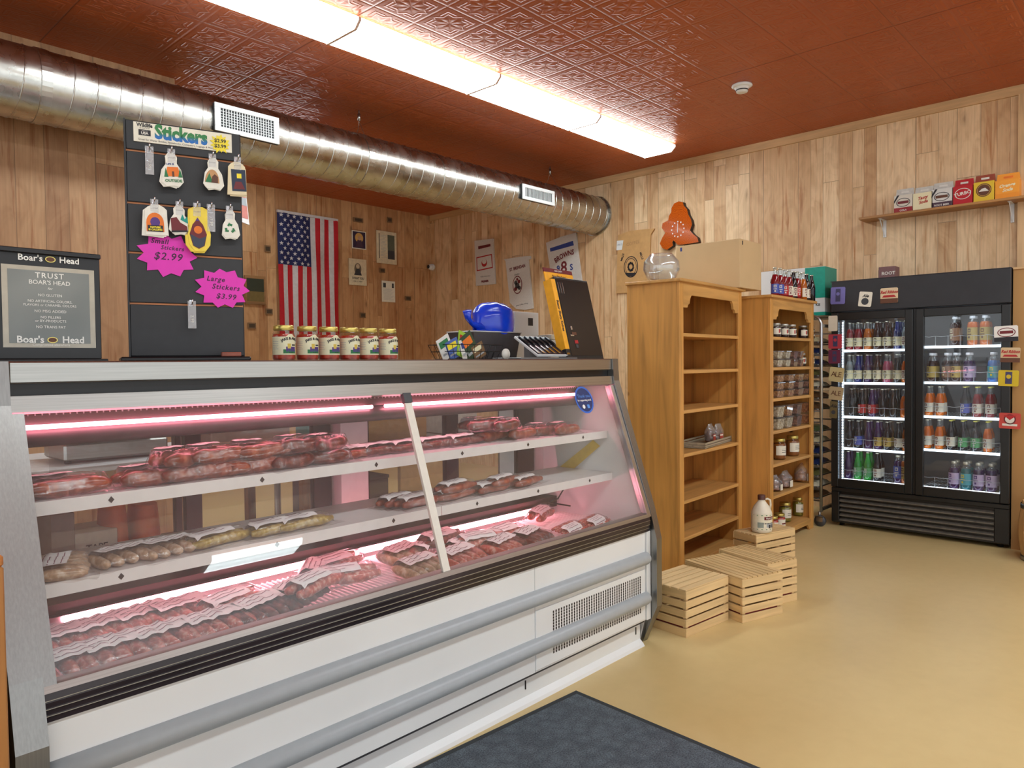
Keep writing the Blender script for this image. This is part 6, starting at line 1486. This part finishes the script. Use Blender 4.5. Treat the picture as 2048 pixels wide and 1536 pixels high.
# flattened carton panels fixed to the cooler with magnets
mags = [(1661, 575, 1690, 607, (116, 110, 176), 'violet card with a dark badge at the left end of the header', .03, 'v'), (1716, 583, 1742, 611, (232, 226, 210), 'white card with a dark crest on the header', .12, 'w'), (1761, 577, 1796, 605, (220, 196, 160), 'tan rounded card with red script on the header', 0, 'r')]
def magcard(px0, py0, px1, py1, c, label, rot, kind, v=-.017):
    a = at(px0, py0, 'x', FX + v); b = at(px1, py1, 'x', FX + v); w = a.y - b.y; h = a.z - b.z
    t = thing('cooler_magnet_card', label, 'magnet card', (FX + v, a.y, b.z), R(-90), 'drink cards stuck on the cooler'); t.rotation_euler = (0, rot, R(-90))
    cm = mat('card_%d_%d_%d' % c, c, .45, vary=.03)
    MB().prism([(w * .06, 0), (w * .94, 0), (w, h * .06), (w, h * .94), (w * .94, h), (w * .06, h), (0, h * .94), (0, h * .06)], -.003, 0, cm).build('card', t)
    m = MB(Matrix.Translation((0, -.0035, 0)))
    if kind in 'v': rect(m, w * .35, w * .68, h * .15, h * .9, mat('badge_dark', tuple(int(x * .55) for x in c), .5)); m.disc((w * .51, -.0015, h * .6), w * .12, cm)
    elif kind == 'w': m.disc((w * .5, -.001, h * .35), w * .28, dgrey); m.text('Ale', h * .28, Matrix.Translation((w * .5, -.001, h * .72)) @ FRONT, ink, shear=.3, bold=.001)
    elif kind == 'r': rect(m, 0, w, 0, h * .3, brown); m.text('Red Ribbon', h * .28, Matrix.Translation((w * .5, -.0015, h * .72)) @ FRONT, red, shear=.3, sx=.8, bold=.001); m.poly([(w * .1, -.0015, h * .38), (w * .9, -.0015, h * .38), (w * .8, -.0015, h * .52), (w * .2, -.0015, h * .52)], red)
    elif kind == 'c': rect(m, 0, w, 0, h * .28, ink); m.disc((w * .52, -.001, h * .58), h * .3, maroon, rx=w * .38).disc((w * .52, -.0015, h * .58), h * .25, cm, rx=w * .34); rect(m, w * .24, w * .8, h * .5, h * .68, maroon, .0022)
    elif kind == 'p': 
        for i in range(3): m.text('ALE'[i], h * .5, Matrix.Translation((w * (.3 + .22 * i), -.001, h * .5)) @ FRONT, brown)
    elif kind == 's': m.disc((w * .5, -.001, h * .6), w * .28, maroon).disc((w * .5, -.0015, h * .6), w * .22, offwhite); rect(m, w * .15, w * .85, h * .18, h * .32, offwhite); m.poly([(w * .2, -.002, h * .85), (w * .8, -.002, h * .85), (w * .5, -.002, h * .55)], red)
    m.build('printed_art', t)
for a in mags: magcard(*a)
right_c = [(1989, 653, 2037, 683, (230, 226, 220), 'white card with a maroon badge, top of the right side', -.03, 'c'), (2001, 695, 2040, 724, (206, 180, 140), 'tan card with red script, second down on the right side', .03, 'r'),
           (1996, 740, 2037, 772, (206, 178, 30), 'yellow card with an olive badge on the right side', .03, 'v'), (1998, 825, 2041, 858, (196, 70, 60), 'red card with a round emblem, lowest on the right side', .02, 's')]
for a in right_c: magcard(*a, v=-.024)
left_c = [(1657, 632, 1675, 662, (226, 216, 198), 'plain cream card, highest on the left edge', 0, 'x'), (1657, 669, 1684, 697, (186, 60, 76), 'rose red card with a dark badge on the left edge', 0, 'v'), (1657, 700, 1681, 727, (110, 40, 70), 'wine purple card on the left edge', 0, 'v'),
          (1657, 733, 1686, 762, (206, 190, 140), 'beige lettered card, upper of two on the left edge', .12, 'p'), (1657, 772, 1685, 799, (190, 168, 130), 'beige lettered card, lower of two on the left edge', .1, 'p'), (1659, 802, 1674, 836, (110, 96, 60), 'small brown card, lowest on the left edge', .05, 'w')]
for a in left_c: magcard(*a, v=-.024)
# barrel at the right edge of the picture
bpt = at(2046, 1120, 'z', 0)
t = thing('wooden_barrel', 'small light wooden barrel with metal hoops, cut by the right edge', 'barrel', (5.98, .72, 0))
bw = wood_mat('barrel_wood', (206, 164, 110), 'z', .8, .5, knots=False)
bh = at(2042, 980, 'x', 5.9).z; bh = .40
n = 16
for i in range(n):
    a0, a1 = 2 * PI * i / n + .01, 2 * PI * (i + 1) / n - .01; vs = []; N = 10
    for j in range(N + 1):
        z = bh * j / N; r = .135 + .024 * math.sin(PI * j / N)
        for rr in (r, r - .014):
            for a in (a0, a1): vs.append((rr * math.cos(a), rr * math.sin(a), z))
    fs = []
    for j in range(N):
        q = j * 4; fs += [(q, q + 1, q + 5, q + 4), (q + 2, q + 6, q + 7, q + 3), (q, q + 4, q + 6, q + 2), (q + 1, q + 3, q + 7, q + 5)]
    fs += [(0, 2, 3, 1), (N * 4, N * 4 + 1, N * 4 + 3, N * 4 + 2)]
    MB().add(vs, fs, bw).build('stave', t)
MB().lathe([(0, bh - .02), (.125, bh - .02), (.125, bh - .012), (0, bh - .012)], bw, seg=24, cap=False).build('barrel_head', t)
for z in (.02, bh - .035):
    r = .137 + .024 * math.sin(PI * z / bh); MB().lathe([(r, z - .016), (r + .003, z - .014), (r + .003, z + .014), (r, z + .016)], steel, seg=32, cap=False).build('hoop', t)

# ------------------------------------------------------------------ floor mat
def mat_rubber():
    k = NT('carpet_mat'); v = k.coord(); vo = k.n('TexVoronoi'); vo.inputs['Scale'].default_value = 22; k.l(v, vo.inputs['Vector'])
    n = k.n('TexNoise'); n.inputs['Scale'].default_value = 180; n.inputs['Detail'].default_value = 4; k.l(v, n.inputs['Vector'])
    n2 = k.n('TexNoise'); n2.inputs['Scale'].default_value = 3; n2.inputs['Detail'].default_value = 4; k.l(v, n2.inputs['Vector'])
    c = k.ramp(n.outputs[0], [(.35, srgb((66, 76, 84))), (.6, srgb((104, 116, 124))), (.8, srgb((130, 138, 140)))])
    c = k.mix(.5, c, k.ramp(vo.outputs['Distance'], [(.2, (1.1, 1.1, 1.1, 1)), (.75, (.45, .45, .48, 1))]), 'MULTIPLY'); c = k.mix(.4, c, k.ramp(n2.outputs[0], [(.35, (.75, .75, .8, 1)), (.65, (1.1, 1.1, 1.1, 1))]), 'MULTIPLY')
    k.l(c, k.b.inputs['Base Color']); k.b.inputs['Roughness'].default_value = .9; k.bump(k.math('ADD', k.math('MULTIPLY', vo.outputs['Distance'], -1.5), n.outputs[0]), .8, .006); return k.m
ma, mb_ = at(1152, 1378, 'z', .01), at(1530, 1536, 'z', .01)
rot = math.atan2(mb_.y - ma.y, mb_.x - ma.x)
mc = at(870, 1530, 'z', .01)
t = thing('floor_mat', 'dark grey entrance mat on the tan floor before the meat case', 'mat', (ma.x, ma.y, 0), rot + PI / 2)
MB().bev(-1.95, 0, -1.3, 0, 0, .006, mat('mat_edge', (48, 54, 58), .8), .003).build('rubber_border', t)
MB().bev(-1.92, -.03, -1.27, -.03, .0062, .011, mat_rubber(), .002).build('pile', t)

# ------------------------------------------------------------------ wooden counter left of the case
cl_ = at(20, 1536, 'y', 1.80)
t = thing('wooden_counter', 'orange stained wooden counter end at the far left edge', 'counter', (-.8, 1.80, 0))
cwood = wood_mat('counter_wood', (168, 116, 64), 'z', .7, .35)
xr_ = cl_.x + .8
MB().bev(0, xr_, 0, .02, 0, .95, cwood, .003).build('front_panel', t); MB().bev(xr_ - .02, xr_, .02, .8, 0, .95, cwood, .003).build('side_panel', t); MB().bev(-.02, xr_ , 0, .82, .951, .975, wood_mat('counter_top', (190, 122, 60), 'x', .7, .35), .004).build('top', t)

# ------------------------------------------------------------------ work area behind the case
YT0 = 3.35; wt0 = at(200, 930, 'z', .93)
t = thing('work_table', 'white topped work table behind the case, seen through its glass', 'table', (-.6, wt0.y, 0))
TL = at(640, 890, 'y', wt0.y).x + .58
MB().bev(0, TL, 0, .75, .90, .93, mat('white_laminate', (236, 238, 240), .35), .003).build('tabletop', t)
MB().box(.0, TL, .004, .03, .80, .8995, wood_mat('table_edge', (190, 140, 86), 'x', knots=False)).build('apron', t)
for x in (.03, TL / 2, TL - .07):
    for y in (.03, .66): MB().bev(x, x + .05, y, y + .05, 0, .90, wood_mat('table_leg', (150, 104, 60), 'z', knots=False), .002).build('leg', t)
MB().box(.02, TL - .02, .04, .70, .30, .32, wood_mat('under_shelf', (150, 112, 76), 'x', knots=False)).build('under_shelf', t)
yw = wt0.y
def onT(px, py=880): return at(px, py, 'y', yw + .2).x
xs0, xs1 = onT(118), onT(325)
t = thing('deli_scale', 'stainless deli scale on the white table, seen through the case', 'scale', (xs0, yw + .08, .931)); w = xs1 - xs0
MB().bev(0, w, .05, .36, .01, .09, steel, .01).build('body', t); MB().bev(-.01, w * .85, .02, .38, .11, .125, steel, .006).tube([(0, .03, .132), (w * .83, .03, .132), (w * .83, .37, .132), (0, .37, .132)], .006, chrome, 8, closed=True).build('weighing_pan', t)
MB().tube([(w * .3, .2, .09), (w * .3, .2, .112)], .05, steel, 12).build('pan_post', t); MB().bev(w * .72, w + .02, .12, .34, .09, .24, steel, .01).box(w * .76, w - .02, .116, .12, .18, .22, mat('lcd', (160, 170, 150), .3)).box(w * .76, w - .02, .116, .12, .11, .165, offwhite).build('display_head', t)
for x in (.02, w - .04): MB().tube([(x, .07, 0), (x, .07, .012)], .015, black, 8).build('foot', t)
xs0, xs1 = onT(405), onT(562)
t = thing('wrapping_machine', 'brown sided wrapping station with plastic film, second window of the case', 'machine', (xs0, yw + .1, .931)); w = xs1 - xs0
MB().bev(0, w, 0, .45, 0, .17, mat('wrap_side', (150, 118, 104), .4, .3), .006).bev(-.005, w + .01, -.005, .455, .171, .20, steel, .004).build('body', t)
MB().grid(lambda u, v: (w * .05 + w * .7 * u, .05 + .3 * v, .203 + .045 * abs(noise.noise(Vector((u * 6, v * 5, 2)))) + .01), 24, 16, bagm).build('plastic_film', t)
under = [(150, 235, 1062, 1112, (206, 200, 196), 'white box printed with small letters under the work table', 'TAPE'), (215, 270, 1010, 1105, (214, 92, 40), 'bright orange sack under the work table, left', None), (275, 335, 1010, 1085, (222, 100, 46), 'bright orange sack under the work table, right', None), (70, 150, 1030, 1120, (150, 132, 130), 'grey carton under the work table by the left post', None), (345, 400, 1080, 1110, (170, 160, 150), 'low grey box under the work table beside the post', None)]
for a, b, t0, t1, c, lb, s in under:
    yy_ = yw + .12; x0 = at(a, 1060, 'y', yy_).x; x1 = at(b, 1060, 'y', yy_).x; zt_ = max(.40, min(.79, at((a + b) / 2, t0, 'y', yy_).z))
    o = thing('storage_sack' if c[0] > 210 else 'storage_box', lb, 'sack' if c[0] > 210 else 'box', (x0, yy_, .321)); mm_ = mat('store_%d' % c[1], c, .6)
    if c[0] > 210: MB().grid(lambda u, v: ((x1 - x0) * (.5 + .5 * math.sin(2 * PI * u) * (.75 + .25 * math.sin(PI * v))), .12 + .12 * math.cos(2 * PI * u), (zt_ - .321) * v), 20, 8, mm_).add([((x1 - x0) * (.5 + .38 * math.sin(2 * PI * u / 20)), .12 + .12 * math.cos(2 * PI * u / 20), (zt_ - .321)) for u in range(20)], [tuple(range(20))], mm_).build('sack_body', o)
    else: MB().bev(0, x1 - x0, 0, .25, 0, zt_ - .321, mm_, .003).build('box_body', o)
    if s: MB().text(s, .04, Matrix.Translation(((x1 - x0) / 2, -.001, (zt_ - .321) * .75)) @ FRONT, ink, bold=.001).disc(((x1 - x0) / 2, -.001, (zt_ - .321) * .35), .03, ink, rx=.04).build('lettering', o)
# further things behind the right-hand doors
t = thing('prep_table', 'steel prep table behind the right half of the case', 'table', (2.25, 3.5, 0))
MB().bev(0, 1.6, 0, .7, .86, .90, steel, .004).build('tabletop', t); MB().bev(.03, 1.57, .03, .67, .30, .32, steel, .003).build('under_shelf', t)
for x in (.04, 1.54):
    for y in (.04, .62): MB().tube([(x, y, 0), (x, y, .86)], .02, steel, 10).build('leg', t)
rest = [('cardboard_box', 'brown cardboard box on the steel prep table', 'box', 2.55, 3.6, .901, .5, .3, .24, (190, 148, 96)), ('storage_bin', 'teal plastic bin on the steel prep table', 'bin', 2.32, 3.65, .901, .22, .3, .18, (40, 130, 120)), ('storage_box', 'white lidded box at the right of the prep table', 'box', 3.2, 3.6, .901, .3, .3, .2, (206, 202, 196)),
        ('cutting_board', 'pale wooden board leaning under the prep table', 'board', 2.8, 3.56, .321, .5, .03, .42, (206, 170, 116)), ('storage_box', 'dark grey carton under the prep table', 'box', 2.32, 3.6, .321, .42, .4, .35, (92, 84, 84))]
for nm, lb, ct, x, y, z, w, d_, h, c in rest:
    o = thing(nm, lb, ct, (x, y, z)); mm_ = mat('rest_%d_%d' % (c[0], c[1]), c, .6, vary=.1)
    MB().bev(0, w, 0, d_, 0, h, mm_, .004).build('body', o)
    if h > .1 and d_ > .1: MB().bev(-.004, w + .004, -.004, d_ + .004, h + .0005, h + .02, mm_, .002).build('lid', o)
